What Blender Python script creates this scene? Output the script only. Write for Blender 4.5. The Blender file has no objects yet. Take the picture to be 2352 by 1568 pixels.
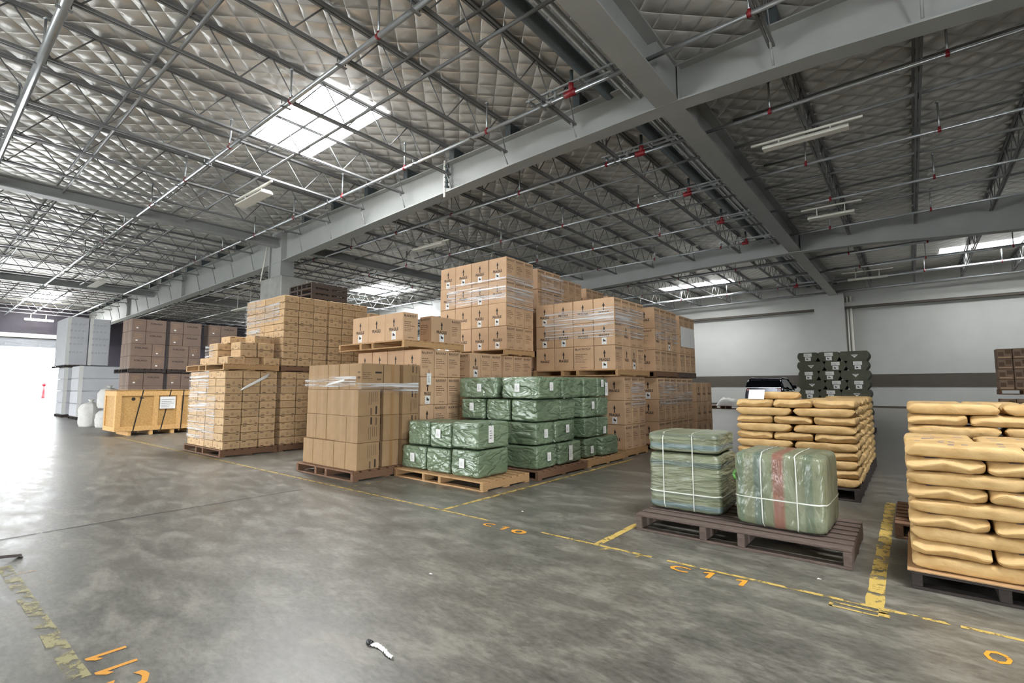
import bpy, math, random
from mathutils import Vector, Matrix, noise as N
S = bpy.context.scene
COL = S.collection
R_ = random.Random(7)
# ------------------------------------------------------------ camera, world, light, exposure
EYE = Vector((0, 0, 1.4))
CAM_R = ((0.7786952, 0.62740111, -0.00127953), (0.05774223, -0.06963538, 0.99589997), (0.62473964, -0.77557641, -0.09045227))
cd = bpy.data.cameras.new('camera'); cam = bpy.data.objects.new('camera', cd); COL.objects.link(cam)
cam.matrix_world = Matrix.Translation(EYE) @ Matrix(CAM_R).transposed().to_4x4()
cd.sensor_fit = 'HORIZONTAL'; cd.sensor_width = 36; cd.lens = 1136.043 / 2352 * 36
cd.clip_start = 0.05; cd.clip_end = 400
S.camera = cam
S.view_settings.view_transform = 'Standard'; S.view_settings.look = 'None'
S.view_settings.gamma = 1; S.view_settings.use_curve_mapping = False
S.view_settings.exposure = 0.66
S.cycles.max_bounces = 6; S.cycles.diffuse_bounces = 4; S.cycles.glossy_bounces = 3
S.cycles.transparent_max_bounces = 12; S.cycles.transmission_bounces = 2
S.cycles.caustics_reflective = False; S.cycles.caustics_refractive = False
S.cycles.sample_clamp_indirect = 6
W = bpy.data.worlds.new('world'); S.world = W; W.use_nodes = True
W.node_tree.nodes['Background'].inputs[0].default_value = (0.93, 0.97, 1, 1)
W.node_tree.nodes['Background'].inputs[1].default_value = 20.0
SKYLIGHT_E = 40.0
DOOR_X = -56.2; ROOM_R = 13.0; ROOM_B = -13.0; WALL_Y = 40.0
DOORS = [  # openings: axis, position, from, to, top
    ('X', DOOR_X, -3.0, 9.2, 4.66), ('Y', ROOM_B, -25.0, -19.0, 4.4), ('Y', ROOM_B, -14.5, -9.5, 4.4), ('X', ROOM_R, -9.5, -4.0, 4.4)]  # last three doorways are unseen, added to light the stack fronts and sides
for ax, p, a, b, top in DOORS:      # sky portals in the open doorways
    ld = bpy.data.lights.new('daylight_portal', 'AREA'); ld.shape = 'RECTANGLE'; ld.size = b - a; ld.size_y = top
    ld.cycles.is_portal = True
    lo = bpy.data.objects.new('daylight_portal', ld); COL.objects.link(lo)
    lo.location = (p + (-.1 if p < 0 else .1), (a + b) / 2, top / 2) if ax == 'X' else ((a + b) / 2, p - .1, top / 2)
    lo.rotation_euler = (math.pi / 2, 0, -math.pi / 2 if p < 0 else math.pi / 2) if ax == 'X' else (math.pi / 2, 0, math.pi)
# ------------------------------------------------------------ helpers
def lin(c):
    return tuple(((v / 255) / 12.92 if v / 255 <= .04045 else ((v / 255 + .055) / 1.055) ** 2.4) for v in c) + (1,)
MATS = {}
class NT:
    def __init__(s, name):
        s.m = bpy.data.materials.new(name); s.m.use_nodes = True; s.t = s.m.node_tree; s.t.nodes.clear()
        s.out = s.n('ShaderNodeOutputMaterial')
    def n(s, ty, **kw):
        nd = s.t.nodes.new(ty)
        for k, v in kw.items():
            if k.startswith('i_'):
                key = k[2:]; nd.inputs[int(key) if key.isdigit() else key.replace('_', ' ')].default_value = v
            else: setattr(nd, k, v)
        return nd
    def l(s, a, b, o=0, i=0):
        s.t.links.new(a.outputs[o], b.inputs[i]); return b
    def ramp(s, src, stops, o=0):
        r = s.n('ShaderNodeValToRGB'); e = r.color_ramp.elements
        while len(e) < len(stops): e.new(.5)
        for el, (p, c) in zip(e, stops): el.position = p; el.color = c if len(c) == 4 else lin(c)
        s.l(src, r, o, 0); return r
    def mix(s, f, a, b, blend='MIX', fo=0, ao=0, bo=0):
        m = s.n('ShaderNodeMix', data_type='RGBA', blend_type=blend)
        for v, i, o in ((f, 0, fo), (a, 6, ao), (b, 7, bo)):
            if hasattr(v, 'outputs'): s.t.links.new(v.outputs[o], m.inputs[i])
            else: m.inputs[i].default_value = v
        return m
def base(name, col, rough=.6, metal=0, var=.12, scale=8, bump=0, bscale=40, objvar=0, spec=.5, stretch=None, col2=None):
    """noise-mottled principled surface"""
    s = NT(name); p = s.n('ShaderNodeBsdfPrincipled', i_Roughness=rough, i_Metallic=metal); p.inputs['Specular IOR Level'].default_value = spec
    tc = s.n('ShaderNodeTexCoord'); mp = s.n('ShaderNodeMapping'); s.l(tc, mp, 3)
    if stretch: mp.inputs['Scale'].default_value = stretch
    nz = s.n('ShaderNodeTexNoise', i_Scale=scale, i_Detail=5.0); s.l(mp, nz)
    c = lin(col); d = lin(col2) if col2 else tuple(v * (1 - var) for v in c[:3]) + (1,)
    u = c if col2 else tuple(min(1, v * (1 + var)) for v in c[:3]) + (1,)
    r = s.ramp(nz, [(.3, d), (.7, u)]); src = r; so = 0
    if objvar:
        oi = s.n('ShaderNodeObjectInfo'); hv = s.n('ShaderNodeHueSaturation')
        mr = s.n('ShaderNodeMapRange'); mr.inputs[3].default_value = 1 - objvar; mr.inputs[4].default_value = 1 + objvar
        s.l(oi, mr, 5, 0); s.l(mr, hv, 0, 2); s.l(r, hv, 0, 4); src = hv
    s.l(src, p, 0, 0)
    if bump:
        nb = s.n('ShaderNodeTexNoise', i_Scale=bscale, i_Detail=4.0); s.l(mp, nb)
        b = s.n('ShaderNodeBump', i_Strength=bump, i_Distance=.02); s.l(nb, b, 0, 'Height'); s.t.links.new(b.outputs[0], p.inputs['Normal'])
    s.l(p, s.out); MATS[name] = s.m; return s.m
def plain(name, col, rough=.5, metal=0, emit=0, ecol=None):
    s = NT(name); p = s.n('ShaderNodeBsdfPrincipled', i_Roughness=rough, i_Metallic=metal); p.inputs[0].default_value = lin(col)
    if emit: p.inputs['Emission Color'].default_value = lin(ecol or col); p.inputs['Emission Strength'].default_value = emit
    s.l(p, s.out); MATS[name] = s.m; return s.m
class MB:
    """collects polygons, becomes ONE mesh object"""
    def __init__(s): s.v = []; s.f = []; s.mi = []; s.sm = []
    def add(s, vs, fs, mi=0, sm=False):
        o = len(s.v); s.v += [tuple(v) for v in vs]; s.f += [tuple(i + o for i in f) for f in fs]
        s.mi += [mi] * len(fs); s.sm += [sm] * len(fs); return s
    def box(s, x0, y0, z0, x1, y1, z1, mi=0, c=0):
        if c <= 0:
            return s.add([(x0, y0, z0), (x1, y0, z0), (x1, y1, z0), (x0, y1, z0), (x0, y0, z1), (x1, y0, z1), (x1, y1, z1), (x0, y1, z1)],
                         [(0, 3, 2, 1), (4, 5, 6, 7), (0, 1, 5, 4), (1, 2, 6, 5), (2, 3, 7, 6), (3, 0, 4, 7)], mi)
        vs = []; idx = {}
        for i, x in enumerate((x0, x1)):
            for j, y in enumerate((y0, y1)):
                for k, z in enumerate((z0, z1)):
                    for a in range(3):
                        p = [x, y, z]
                        for b in range(3):
                            if b != a: p[b] += c if (i, j, k)[b] == 0 else -c
                        idx[i, j, k, a] = len(vs); vs.append(p)
        fs = []
        for a in range(3):
            b, d = [q for q in range(3) if q != a]
            for s_ in (0, 1):
                def key(u, w):
                    t = [0, 0, 0]; t[a] = s_; t[b] = u; t[d] = w; return tuple(t)
                fs.append([idx[key(u, w) + (a,)] for u, w in ((0, 0), (1, 0), (1, 1), (0, 1))])
            for u in (0, 1):      # edges along axis a
                for w in (0, 1):
                    def k2(t_):
                        t = [0, 0, 0]; t[a] = t_; t[b] = u; t[d] = w; return tuple(t)
                    fs.append([idx[k2(0) + (b,)], idx[k2(1) + (b,)], idx[k2(1) + (d,)], idx[k2(0) + (d,)]])
        for i in (0, 1):
            for j in (0, 1):
                for k in (0, 1): fs.append([idx[i, j, k, a] for a in range(3)])
        ctr = Vector(((x0 + x1) / 2, (y0 + y1) / 2, (z0 + z1) / 2)); out = []
        for f in fs:
            P = [Vector(vs[q]) for q in f]; nrm = (P[1] - P[0]).cross(P[2] - P[0]); m = sum(P, Vector()) / len(P)
            out.append(f if nrm.dot(m - ctr) > 0 else f[::-1])
        return s.add(vs, out, mi)
    def bar(s, p, q, r, n=6, mi=0, r2=None, caps=True, sm=True):
        p, q = Vector(p), Vector(q); d = (q - p).normalized(); up = Vector((0, 0, 1)) if abs(d.z) < .95 else Vector((1, 0, 0))
        a = d.cross(up).normalized(); b = a.cross(d); r2 = r if r2 is None else r2; vs = []
        off = math.pi / 4 if n == 4 else 0
        for c, rr in ((p, r), (q, r2)):
            for i in range(n):
                t = 2 * math.pi * i / n + off; vs.append(c + a * math.cos(t) * rr + b * math.sin(t) * rr)
        fs = [(i, i + n, (i + 1) % n + n, (i + 1) % n) for i in range(n)]
        if caps: fs += [tuple(range(n)), tuple(range(2 * n - 1, n - 1, -1))]
        return s.add(vs, fs, mi, sm and n > 4)
    def path(s, pts, r, n=6, mi=0):
        for a, b in zip(pts, pts[1:]): s.bar(a, b, r, n, mi)
        return s
    def prism(s, poly, y0, y1, mi=0, axis=1):
        """poly in the plane across the axis, extruded along it"""
        n = len(poly)
        def P(u, w, t): return (u, t, w) if axis == 1 else ((t, u, w) if axis == 0 else (u, w, t))
        vs = [P(u, w, y0) for u, w in poly] + [P(u, w, y1) for u, w in poly]
        return s.add(vs, [tuple(range(n)), tuple(range(2 * n - 1, n - 1, -1))] + [(i, (i + 1) % n, (i + 1) % n + n, i + n) for i in range(n)], mi)
    def grid(s, fn, nu, nv, mi=0, sm=True):
        vs = [fn(i / nu, j / nv) for j in range(nv + 1) for i in range(nu + 1)]; w = nu + 1
        return s.add(vs, [(j * w + i, j * w + i + 1, (j + 1) * w + i + 1, (j + 1) * w + i) for j in range(nv) for i in range(nu)], mi, sm)
    def mesh(s, name, mats):
        me = bpy.data.meshes.new(name); me.from_pydata(s.v, [], s.f)
        for m in (mats if isinstance(mats, (list, tuple)) else [mats]): me.materials.append(MATS[m] if isinstance(m, str) else m)
        me.polygons.foreach_set('material_index', s.mi); me.polygons.foreach_set('use_smooth', s.sm); me.update(); return me
    def build(s, name, mats, parent=None, loc=None):
        return link(name, s.mesh(name, mats), parent, loc)
def link(name, me, parent=None, loc=None, rz=0):
    o = bpy.data.objects.new(name, me); COL.objects.link(o)
    if parent: o.parent = parent
    if loc: o.location = loc
    if rz: o.rotation_euler = (0, 0, rz)
    return o
def empty(name, loc=(0, 0, 0), rz=0): return link(name, None, None, loc, rz)
def tag(o, label=None, cat=None, group=None, kind=None):
    if label: o['label'] = label
    if cat: o['category'] = cat
    if group: o['group'] = group
    if kind: o['kind'] = kind
    return o
def copy_tree(o, parent=None):
    c = o.copy(); COL.objects.link(c)
    if parent: c.parent = parent
    for ch in list(KIDS.get(o.name, [])): copy_tree(ch, c)
    return c
KIDS = {}
def part(name, me, parent):
    o = link(name, me, parent); KIDS.setdefault(parent.name, []).append(o); return o
ORD = ['', 'first', 'second', 'third', 'fourth', 'fifth', 'sixth', 'seventh', 'eighth', 'ninth', 'tenth', 'eleventh', 'twelfth', 'thirteenth',
       'fourteenth', 'fifteenth', 'sixteenth', 'seventeenth', 'eighteenth', 'nineteenth', 'twentieth', 'twenty-first', 'twenty-second', 'twenty-third', 'twenty-fourth', 'twenty-fifth', 'twenty-sixth']
_txt = {}
def text_polys(body, bold=0.0):
    """(verts, faces) of lettering normalised to height 1 by cap height, x from 0; plus width"""
    k = (body, bold)
    if k in _txt: return _txt[k]
    cu = bpy.data.curves.new('t', 'FONT'); cu.body = body; cu.resolution_u = 2; cu.offset = bold; cu.fill_mode = 'FRONT'
    o = bpy.data.objects.new('t', cu); COL.objects.link(o)
    dg = bpy.context.evaluated_depsgraph_get(); me = bpy.data.meshes.new_from_object(o.evaluated_get(dg))
    vs = [v.co.copy() for v in me.vertices]; fs = [tuple(p.vertices) for p in me.polygons]
    bpy.data.objects.remove(o); bpy.data.curves.remove(cu); bpy.data.meshes.remove(me)
    x0 = min(v.x for v in vs); x1 = max(v.x for v in vs); y0 = min(v.y for v in vs); y1 = max(v.y for v in vs); h = y1 - y0
    vs = [((v.x - x0) / (x1 - x0), (v.y - y0) / h) for v in vs]
    _txt[k] = (vs, fs, (x1 - x0) / h); return _txt[k]
class Face:
    """a drawing frame on a flat side: u to the right, w up, as seen from outside"""
    def __init__(s, mb, o, u, w, nrm, off=.0012): s.mb, s.o, s.u, s.w, s.n, s.off = mb, Vector(o), Vector(u), Vector(w), Vector(nrm), off
    def P(s, a, b, k=1): return s.o + s.u * a + s.w * b + s.n * s.off * k
    def rect(s, a0, b0, a1, b1, mi, k=1): s.mb.add([s.P(a0, b0, k), s.P(a1, b0, k), s.P(a1, b1, k), s.P(a0, b1, k)], [(0, 1, 2, 3)], mi)
    def poly(s, pts, mi, k=1): s.mb.add([s.P(a, b, k) for a, b in pts], [tuple(range(len(pts)))], mi)
    def text(s, body, a0, b0, w, h, mi, bold=0., k=1, rot=False):
        vs, fs, _ = text_polys(body, bold)
        s.mb.add([s.P(a0 + (1 - x if rot else x) * w, b0 + (1 - y if rot else y) * h, k) for x, y in vs], fs, mi)
    def lines(s, a0, b0, a1, b1, n, mi, seed=0, thick=.35):
        r = random.Random(seed); dh = (b1 - b0) / n
        for i in range(n):
            a = a0; end = a0 + (a1 - a0) * r.uniform(.55, 1)
            while a < end - .004:
                wd = min(r.uniform(.018, .06), end - a); s.rect(a, b1 - dh * (i + 1), a + wd, b1 - dh * (i + 1) + dh * thick, mi); a += wd + .008
def front(mb, x0, y, z0): return Face(mb, (x0, y, z0), (1, 0, 0), (0, 0, 1), (0, -1, 0))
def side(mb, x, y0, z0): return Face(mb, (x, y0, z0), (0, 1, 0), (0, 0, 1), (1, 0, 0))
def pic_forklift(F, a, b, s, mi):
    F.poly([(a, b + .25 * s), (a + .1 * s, b + .2 * s), (a + .16 * s, b + .2 * s), (a + .16 * s, b + s * .95), (a + .1 * s, b + s * .95), (a + .1 * s, b + .3 * s)], mi, 3)
    F.poly([(a + .22 * s, b + .15 * s), (a + .95 * s, b + .15 * s), (a + .98 * s, b + .55 * s), (a + .62 * s, b + .5 * s), (a + .5 * s, b + .8 * s), (a + .24 * s, b + .8 * s)], mi, 3)
    for c in (.36, .8): F.poly([(a + (c + .13 * math.cos(t)) * s, b + (.13 + .13 * math.sin(t)) * s) for t in [2 * math.pi * i / 8 for i in range(8)]], mi, 3)
# ------------------------------------------------------------ materials
base('cardboard', (196, 163, 130), .75, var=.06, scale=5, objvar=.07, spec=.25, bump=.1, bscale=9)
base('cardboard_kraft', (158, 130, 97), .75, var=.07, scale=5, objvar=.06, spec=.25, bump=.1, bscale=9)
base('cardboard_small', (194, 164, 126), .75, var=.07, scale=6, objvar=.08, spec=.25, bump=.1, bscale=9)
base('cardboard_dark', (122, 105, 94), .75, var=.07, scale=5, objvar=.06, spec=.25)
base('tape_brown', (156, 122, 84), .35, var=.05, scale=10)
base('tape_tan', (196, 158, 118), .3, var=.05, scale=10)
plain('ink', (40, 32, 28), .7); plain('ink_soft', (104, 82, 64), .8); plain('ink_faint', (150, 122, 94), .8)
plain('label_white', (232, 232, 228), .6); plain('paper_print', (120, 122, 130), .7)
base('wood_pallet', (176, 140, 98), .8, var=.2, scale=6, stretch=(2, 14, 14), objvar=.12, bump=.3, bscale=20)
base('wood_brown', (116, 86, 64), .8, var=.25, scale=6, stretch=(2, 14, 14), objvar=.1, bump=.3, bscale=20)
base('wood_dark', (92, 78, 70), .75, var=.25, scale=6, stretch=(2, 14, 14), bump=.3, bscale=20)
base('wood_black', (52, 44, 40), .8, var=.3, scale=6, stretch=(2, 14, 14), bump=.3, bscale=20)
base('osb', (202, 164, 104), .7, var=.3, scale=22, stretch=(1, 1, 2.2), col2=(168, 124, 66))
base('lumber', (208, 164, 104), .7, var=.14, scale=5, stretch=(4, 4, 4), bump=.1)
base('steel_paint', (150, 152, 150), .5, var=.06, scale=2)
base('steel_girder', (158, 160, 157), .55, var=.06, scale=1.2)
base('steel_joist', (118, 119, 119), .5, var=.08, scale=2)
base('pipe_galv', (176, 180, 182), .3, metal=.7, var=.06, scale=6)
base('duct_dark', (78, 86, 88), .5, metal=.2, var=.1, scale=3)
plain('red_paint', (128, 18, 28), .45)
base('concrete_column', (150, 150, 145), .85, var=.12, scale=3, bump=.15, bscale=30)
base('wall_paint', (174, 175, 171), .7, var=.03, scale=1.2)
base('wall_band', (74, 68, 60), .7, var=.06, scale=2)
base('door_dark', (66, 62, 74), .6, var=.1, scale=2)
base('shutter', (148, 152, 158), .45, var=.05, scale=2)
plain('fixture_white', (236, 233, 222), .5); plain('fixture_lit', (255, 246, 230), .5, emit=14.0)
plain('skylight_panel', (255, 255, 255), .5, emit=SKYLIGHT_E, ecol=(250, 252, 255))
base('bale_sleeve', (150, 168, 128), .4, var=.1, scale=3)
base('foam_white', (205, 206, 210), .8, var=.05, scale=2, bump=.2, bscale=12)
base('bag_white', (205, 203, 198), .8, var=.06, scale=6, bump=.4, bscale=14)
base('tray_green', (76, 78, 62), .7, var=.14, scale=4, objvar=.08)
base('tray_brown', (136, 112, 92), .7, var=.1, scale=4, objvar=.1)
base('asphalt_out', (200, 200, 198), .9, var=.05, scale=1)
plain('strap_white', (220, 222, 212), .35); plain('strap_black', (34, 34, 36), .4)
plain('car_paint', (14, 20, 34), .12, .3); plain('car_glass', (10, 13, 16), .05); plain('car_chrome', (220, 222, 225), .15, 1)
plain('tyre', (22, 22, 22), .8); plain('tail_red', (120, 8, 10), .2); plain('leaf_brown', (62, 52, 50), .7)
plain('green_tie', (74, 128, 52), .4)
def mat_floor():
    s = NT('floor_concrete'); p = s.n('ShaderNodeBsdfPrincipled'); tc = s.n('ShaderNodeTexCoord')
    big = s.n('ShaderNodeTexNoise', i_Scale=.35, i_Detail=6.0, i_Roughness=.6); s.l(tc, big, 3)
    mp = s.n('ShaderNodeMapping'); mp.inputs['Rotation'].default_value = (0, 0, .5); mp.inputs['Scale'].default_value = (1, 2.2, 1); s.l(tc, mp, 3)
    mid = s.n('ShaderNodeTexNoise', i_Scale=2.2, i_Detail=10.0, i_Roughness=.72, i_Distortion=.25); s.l(mp, mid)
    fine = s.n('ShaderNodeTexNoise', i_Scale=14.0, i_Detail=8.0, i_Roughness=.7); s.l(mp, fine)
    a = s.ramp(mid, [(.36, (60, 58, 51)), (.5, (94, 91, 81)), (.62, (146, 141, 128))])
    b = s.ramp(big, [(.35, (76, 75, 71)), (.65, (124, 120, 111))])
    m = s.mix(.3, a, b); m2 = s.mix(.25, m, s.ramp(fine, [(.38, (48, 47, 43)), (.6, (140, 138, 130))]), ao=2)
    s.l(m2, p, 2, 0)
    rr = s.n('ShaderNodeMapRange'); rr.inputs[1].default_value = .3; rr.inputs[2].default_value = .7; rr.inputs[3].default_value = .3; rr.inputs[4].default_value = .5; p.inputs['Specular IOR Level'].default_value = .85
    s.l(mid, rr); s.t.links.new(rr.outputs[0], p.inputs['Roughness'])
    bp = s.n('ShaderNodeBump', i_Strength=.12, i_Distance=.01); s.l(mid, bp, 0, 'Height'); s.t.links.new(bp.outputs[0], p.inputs['Normal'])
    s.l(p, s.out); MATS['floor_concrete'] = s.m
mat_floor()
def mat_foil():
    """reflective quilted roof insulation held by diagonal wires"""
    s = NT('foil_insulation'); p = s.n('ShaderNodeBsdfPrincipled', i_Metallic=.5, i_Roughness=.34); p.inputs[0].default_value = lin((236, 233, 227))
    tc = s.n('ShaderNodeTexCoord'); sep = s.n('ShaderNodeSeparateXYZ')
    wob = s.n('ShaderNodeTexNoise', i_Scale=1.3, i_Detail=2.0); s.l(tc, wob, 3)
    ad = s.mix(.06, (0, 0, 0, 1), wob, 'ADD', bo=1); s.t.links.new(tc.outputs[3], ad.inputs[6]); s.l(ad, sep, 2)
    hs = []
    for sg in (1, -1):
        m = s.n('ShaderNodeMath', operation='MULTIPLY'); m.inputs[1].default_value = sg; s.l(sep, m, 1)
        a = s.n('ShaderNodeMath', operation='ADD'); s.l(sep, a, 0, 0); s.l(m, a, 0, 1)
        k = s.n('ShaderNodeMath', operation='MULTIPLY'); k.inputs[1].default_value = math.pi / .62; s.l(a, k)
        sn = s.n('ShaderNodeMath', operation='SINE'); s.l(k, sn); ab = s.n('ShaderNodeMath', operation='ABSOLUTE'); s.l(sn, ab)
        pw = s.n('ShaderNodeMath', operation='POWER'); pw.inputs[1].default_value = .45; s.l(ab, pw); hs.append(pw)
    q = s.n('ShaderNodeMath', operation='MULTIPLY'); s.l(hs[0], q, 0, 0); s.l(hs[1], q, 0, 1)
    wr = s.n('ShaderNodeTexNoise', i_Scale=3.0, i_Detail=3.0, i_Distortion=.2); s.l(tc, wr, 3)
    k2 = s.n('ShaderNodeMath', operation='MULTIPLY_ADD'); k2.inputs[1].default_value = .35; s.l(wr, k2, 0, 0); s.l(q, k2, 0, 2)
    bp = s.n('ShaderNodeBump', i_Strength=1.0, i_Distance=.075); s.l(k2, bp, 0, 'Height'); s.t.links.new(bp.outputs[0], p.inputs['Normal'])
    s.l(p, s.out); MATS['foil_insulation'] = s.m
mat_foil()
def mat_green():
    """woven plastic bale cover, creased"""
    s = NT('bale_green'); p = s.n('ShaderNodeBsdfPrincipled', i_Roughness=.3); p.inputs['Specular IOR Level'].default_value = .9
    tc = s.n('ShaderNodeTexCoord'); oi = s.n('ShaderNodeObjectInfo')
    ad = s.n('ShaderNodeVectorMath', operation='ADD'); sc = s.n('ShaderNodeVectorMath', operation='SCALE'); sc.inputs[3].default_value = 37
    cb = s.n('ShaderNodeCombineXYZ'); s.l(oi, cb, 5, 0); s.l(oi, cb, 5, 1); s.l(cb, sc); s.l(tc, ad, 3, 0); s.l(sc, ad, 0, 1)
    mp = s.n('ShaderNodeMapping'); mp.inputs['Rotation'].default_value = (.5, .4, .6); mp.inputs['Scale'].default_value = (1, 1, 2.4); s.l(ad, mp)
    nz = s.n('ShaderNodeTexNoise', i_Scale=2.6, i_Detail=3.0, i_Roughness=.45, i_Distortion=.5); s.l(mp, nz)
    ab = s.n('ShaderNodeMath', operation='SUBTRACT'); ab.inputs[1].default_value = .5; s.l(nz, ab); a2 = s.n('ShaderNodeMath', operation='ABSOLUTE'); s.l(ab, a2)
    pw = s.n('ShaderNodeMath', operation='POWER'); pw.inputs[1].default_value = .55; s.l(a2, pw)
    big = s.n('ShaderNodeTexNoise', i_Scale=2.0, i_Detail=3.0); s.l(ad, big)
    r = s.ramp(big, [(.3, (100, 118, 92)), (.7, (126, 144, 116))]); s.l(r, p, 0, 0)
    bp = s.n('ShaderNodeBump', i_Strength=.8, i_Distance=.05); s.l(pw, bp, 0, 'Height'); bp.inputs['Strength'].default_value = 1; bp.inputs['Distance'].default_value = .055; s.t.links.new(bp.outputs[0], p.inputs['Normal'])
    s.l(p, s.out); MATS['bale_green'] = s.m
mat_green()
def mat_sleeve(name, stripes):
    """pale translucent film over a packed bale with coloured bands inside"""
    s = NT(name); p = s.n('ShaderNodeBsdfPrincipled', i_Roughness=.3); tc = s.n('ShaderNodeTexCoord'); sep = s.n('ShaderNodeSeparateXYZ'); s.l(tc, sep, 3)
    nz = s.n('ShaderNodeTexNoise', i_Scale=3.0, i_Detail=4.0, i_Distortion=.4)
    mp = s.n('ShaderNodeMapping'); mp.inputs['Scale'].default_value = (1, 1, 5) if stripes == 'z' else (2.4, 2.4, .8); s.l(tc, mp, 3); s.l(mp, nz)
    c = s.ramp(nz, [(.3, (112, 116, 90)), (.7, (136, 142, 118))]); cur, co = c, 0
    bands = {'x': [(0, -.15, .045, (92, 108, 100)), (0, .01, .055, (140, 84, 74)), (0, .24, .04, (96, 108, 88)), (0, -.3, .03, (100, 116, 96))],
             'z': [(2, .47, .03, (86, 100, 96)), (2, .17, .02, (92, 98, 84)), (2, .06, .03, (96, 116, 122))]}[stripes]
    for ax, ctr, hw, colr in bands:
        sb = s.n('ShaderNodeMath', operation='SUBTRACT'); sb.inputs[1].default_value = ctr; s.l(sep, sb, ax)
        a = s.n('ShaderNodeMath', operation='ABSOLUTE'); s.l(sb, a)
        mr = s.n('ShaderNodeMapRange'); mr.inputs[1].default_value = hw; mr.inputs[2].default_value = hw * .6; s.l(a, mr)
        mm = s.n('ShaderNodeMath', operation='MULTIPLY'); mm.inputs[1].default_value = .75; s.l(mr, mm)
        cur = s.mix(mm, cur, lin(colr), ao=co); co = 2
    s.l(cur, p, co, 0)
    bp = s.n('ShaderNodeBump', i_Strength=.9, i_Distance=.06); s.l(nz, bp, 0, 'Height'); s.t.links.new(bp.outputs[0], p.inputs['Normal'])
    s.l(p, s.out); MATS[name] = s.m
mat_sleeve('sleeve_banded', 'x'); mat_sleeve('sleeve_wrapped', 'z')
def mat_sack():
    s = NT('sack_paper'); p = s.n('ShaderNodeBsdfPrincipled', i_Roughness=.62); p.inputs['Specular IOR Level'].default_value = .3
    tc = s.n('ShaderNodeTexCoord'); sep = s.n('ShaderNodeSeparateXYZ'); s.l(tc, sep, 3); oi = s.n('ShaderNodeObjectInfo')
    nz = s.n('ShaderNodeTexNoise', i_Scale=7.0, i_Detail=5.0); s.l(tc, nz, 3)
    r = s.ramp(nz, [(.3, (186, 150, 96)), (.7, (210, 178, 126))])
    # printed blocks on the flat top and bottom
    mp = s.n('ShaderNodeMapping'); mp.inputs['Scale'].default_value = (16, 7, 0); s.l(tc, mp, 3)
    vo = s.n('ShaderNodeTexVoronoi', i_Scale=1.0, i_Randomness=.6, distance='CHEBYCHEV'); s.l(mp, vo)
    t1 = s.n('ShaderNodeMath', operation='LESS_THAN'); t1.inputs[1].default_value = .27; s.l(vo, t1)
    ay = s.n('ShaderNodeMath', operation='ABSOLUTE'); s.l(sep, ay, 1)
    t2 = s.n('ShaderNodeMath', operation='LESS_THAN'); t2.inputs[1].default_value = .15; s.l(ay, t2)
    ge = s.n('ShaderNodeNewGeometry'); sn = s.n('ShaderNodeSeparateXYZ'); s.l(ge, sn, 1)
    t3 = s.n('ShaderNodeMath', operation='GREATER_THAN'); t3.inputs[1].default_value = .8; s.l(sn, t3, 2)
    m1 = s.n('ShaderNodeMath', operation='MULTIPLY'); s.l(t1, m1, 0, 0); s.l(t2, m1, 0, 1)
    m2 = s.n('ShaderNodeMath', operation='MULTIPLY'); s.l(m1, m2, 0, 0); s.l(t3, m2, 0, 1)
    m3 = s.n('ShaderNodeMath', operation='MULTIPLY'); m3.inputs[1].default_value = .7; s.l(m2, m3)
    c = s.mix(m3, r, lin((96, 98, 124))); s.l(c, p, 2, 0)
    wr = s.n('ShaderNodeTexNoise', i_Scale=6.5, i_Detail=4.0, i_Distortion=.5); s.l(tc, wr, 3)
    bp = s.n('ShaderNodeBump', i_Strength=.75, i_Distance=.035); s.l(wr, bp, 0, 'Height'); s.t.links.new(bp.outputs[0], p.inputs['Normal'])
    s.l(p, s.out); MATS['sack_paper'] = s.m
mat_sack()
def mat_film():
    s = NT('stretch_film'); tc = s.n('ShaderNodeTexCoord'); mp = s.n('ShaderNodeMapping'); mp.inputs['Scale'].default_value = (.7, .7, 38); s.l(tc, mp, 3)
    nz = s.n('ShaderNodeTexNoise', i_Scale=1.0, i_Detail=3.0, i_Roughness=.6, i_Distortion=.12); s.l(mp, nz)
    f = s.n('ShaderNodeMapRange'); f.inputs[1].default_value = .49; f.inputs[2].default_value = .63; f.inputs[3].default_value = .06; f.inputs[4].default_value = .9; s.l(nz, f)
    tr = s.n('ShaderNodeBsdfTransparent'); p = s.n('ShaderNodeBsdfPrincipled', i_Roughness=.18); p.inputs[0].default_value = lin((226, 226, 226)); p.inputs['Specular IOR Level'].default_value = .9
    bp = s.n('ShaderNodeBump', i_Strength=.9, i_Distance=.03); s.l(nz, bp, 0, 'Height'); s.t.links.new(bp.outputs[0], p.inputs['Normal'])
    mx = s.n('ShaderNodeMixShader'); s.l(f, mx, 0, 0); s.l(tr, mx, 0, 1); s.l(p, mx, 0, 2); s.l(mx, s.out); MATS['stretch_film'] = s.m
mat_film()
def mat_paint(name, col, wear):
    s = NT(name); tc = s.n('ShaderNodeTexCoord'); nz = s.n('ShaderNodeTexNoise', i_Scale=9.0, i_Detail=8.0, i_Roughness=.7); s.l(tc, nz, 3)
    f = s.n('ShaderNodeMapRange'); f.inputs[1].default_value = wear; f.inputs[2].default_value = wear + .08; s.l(nz, f)
    tr = s.n('ShaderNodeBsdfTransparent'); p = s.n('ShaderNodeBsdfPrincipled', i_Roughness=.5); p.inputs[0].default_value = lin(col)
    mx = s.n('ShaderNodeMixShader'); s.l(f, mx, 0, 0); s.l(tr, mx, 0, 1); s.l(p, mx, 0, 2); s.l(mx, s.out); MATS[name] = s.m
mat_paint('paint_yellow', (198, 170, 92), .42); mat_paint('paint_yellow_worn', (190, 172, 104), .5); mat_paint('paint_orange', (226, 158, 52), .34); mat_paint('paint_faded', (196, 160, 130), .55)
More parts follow.
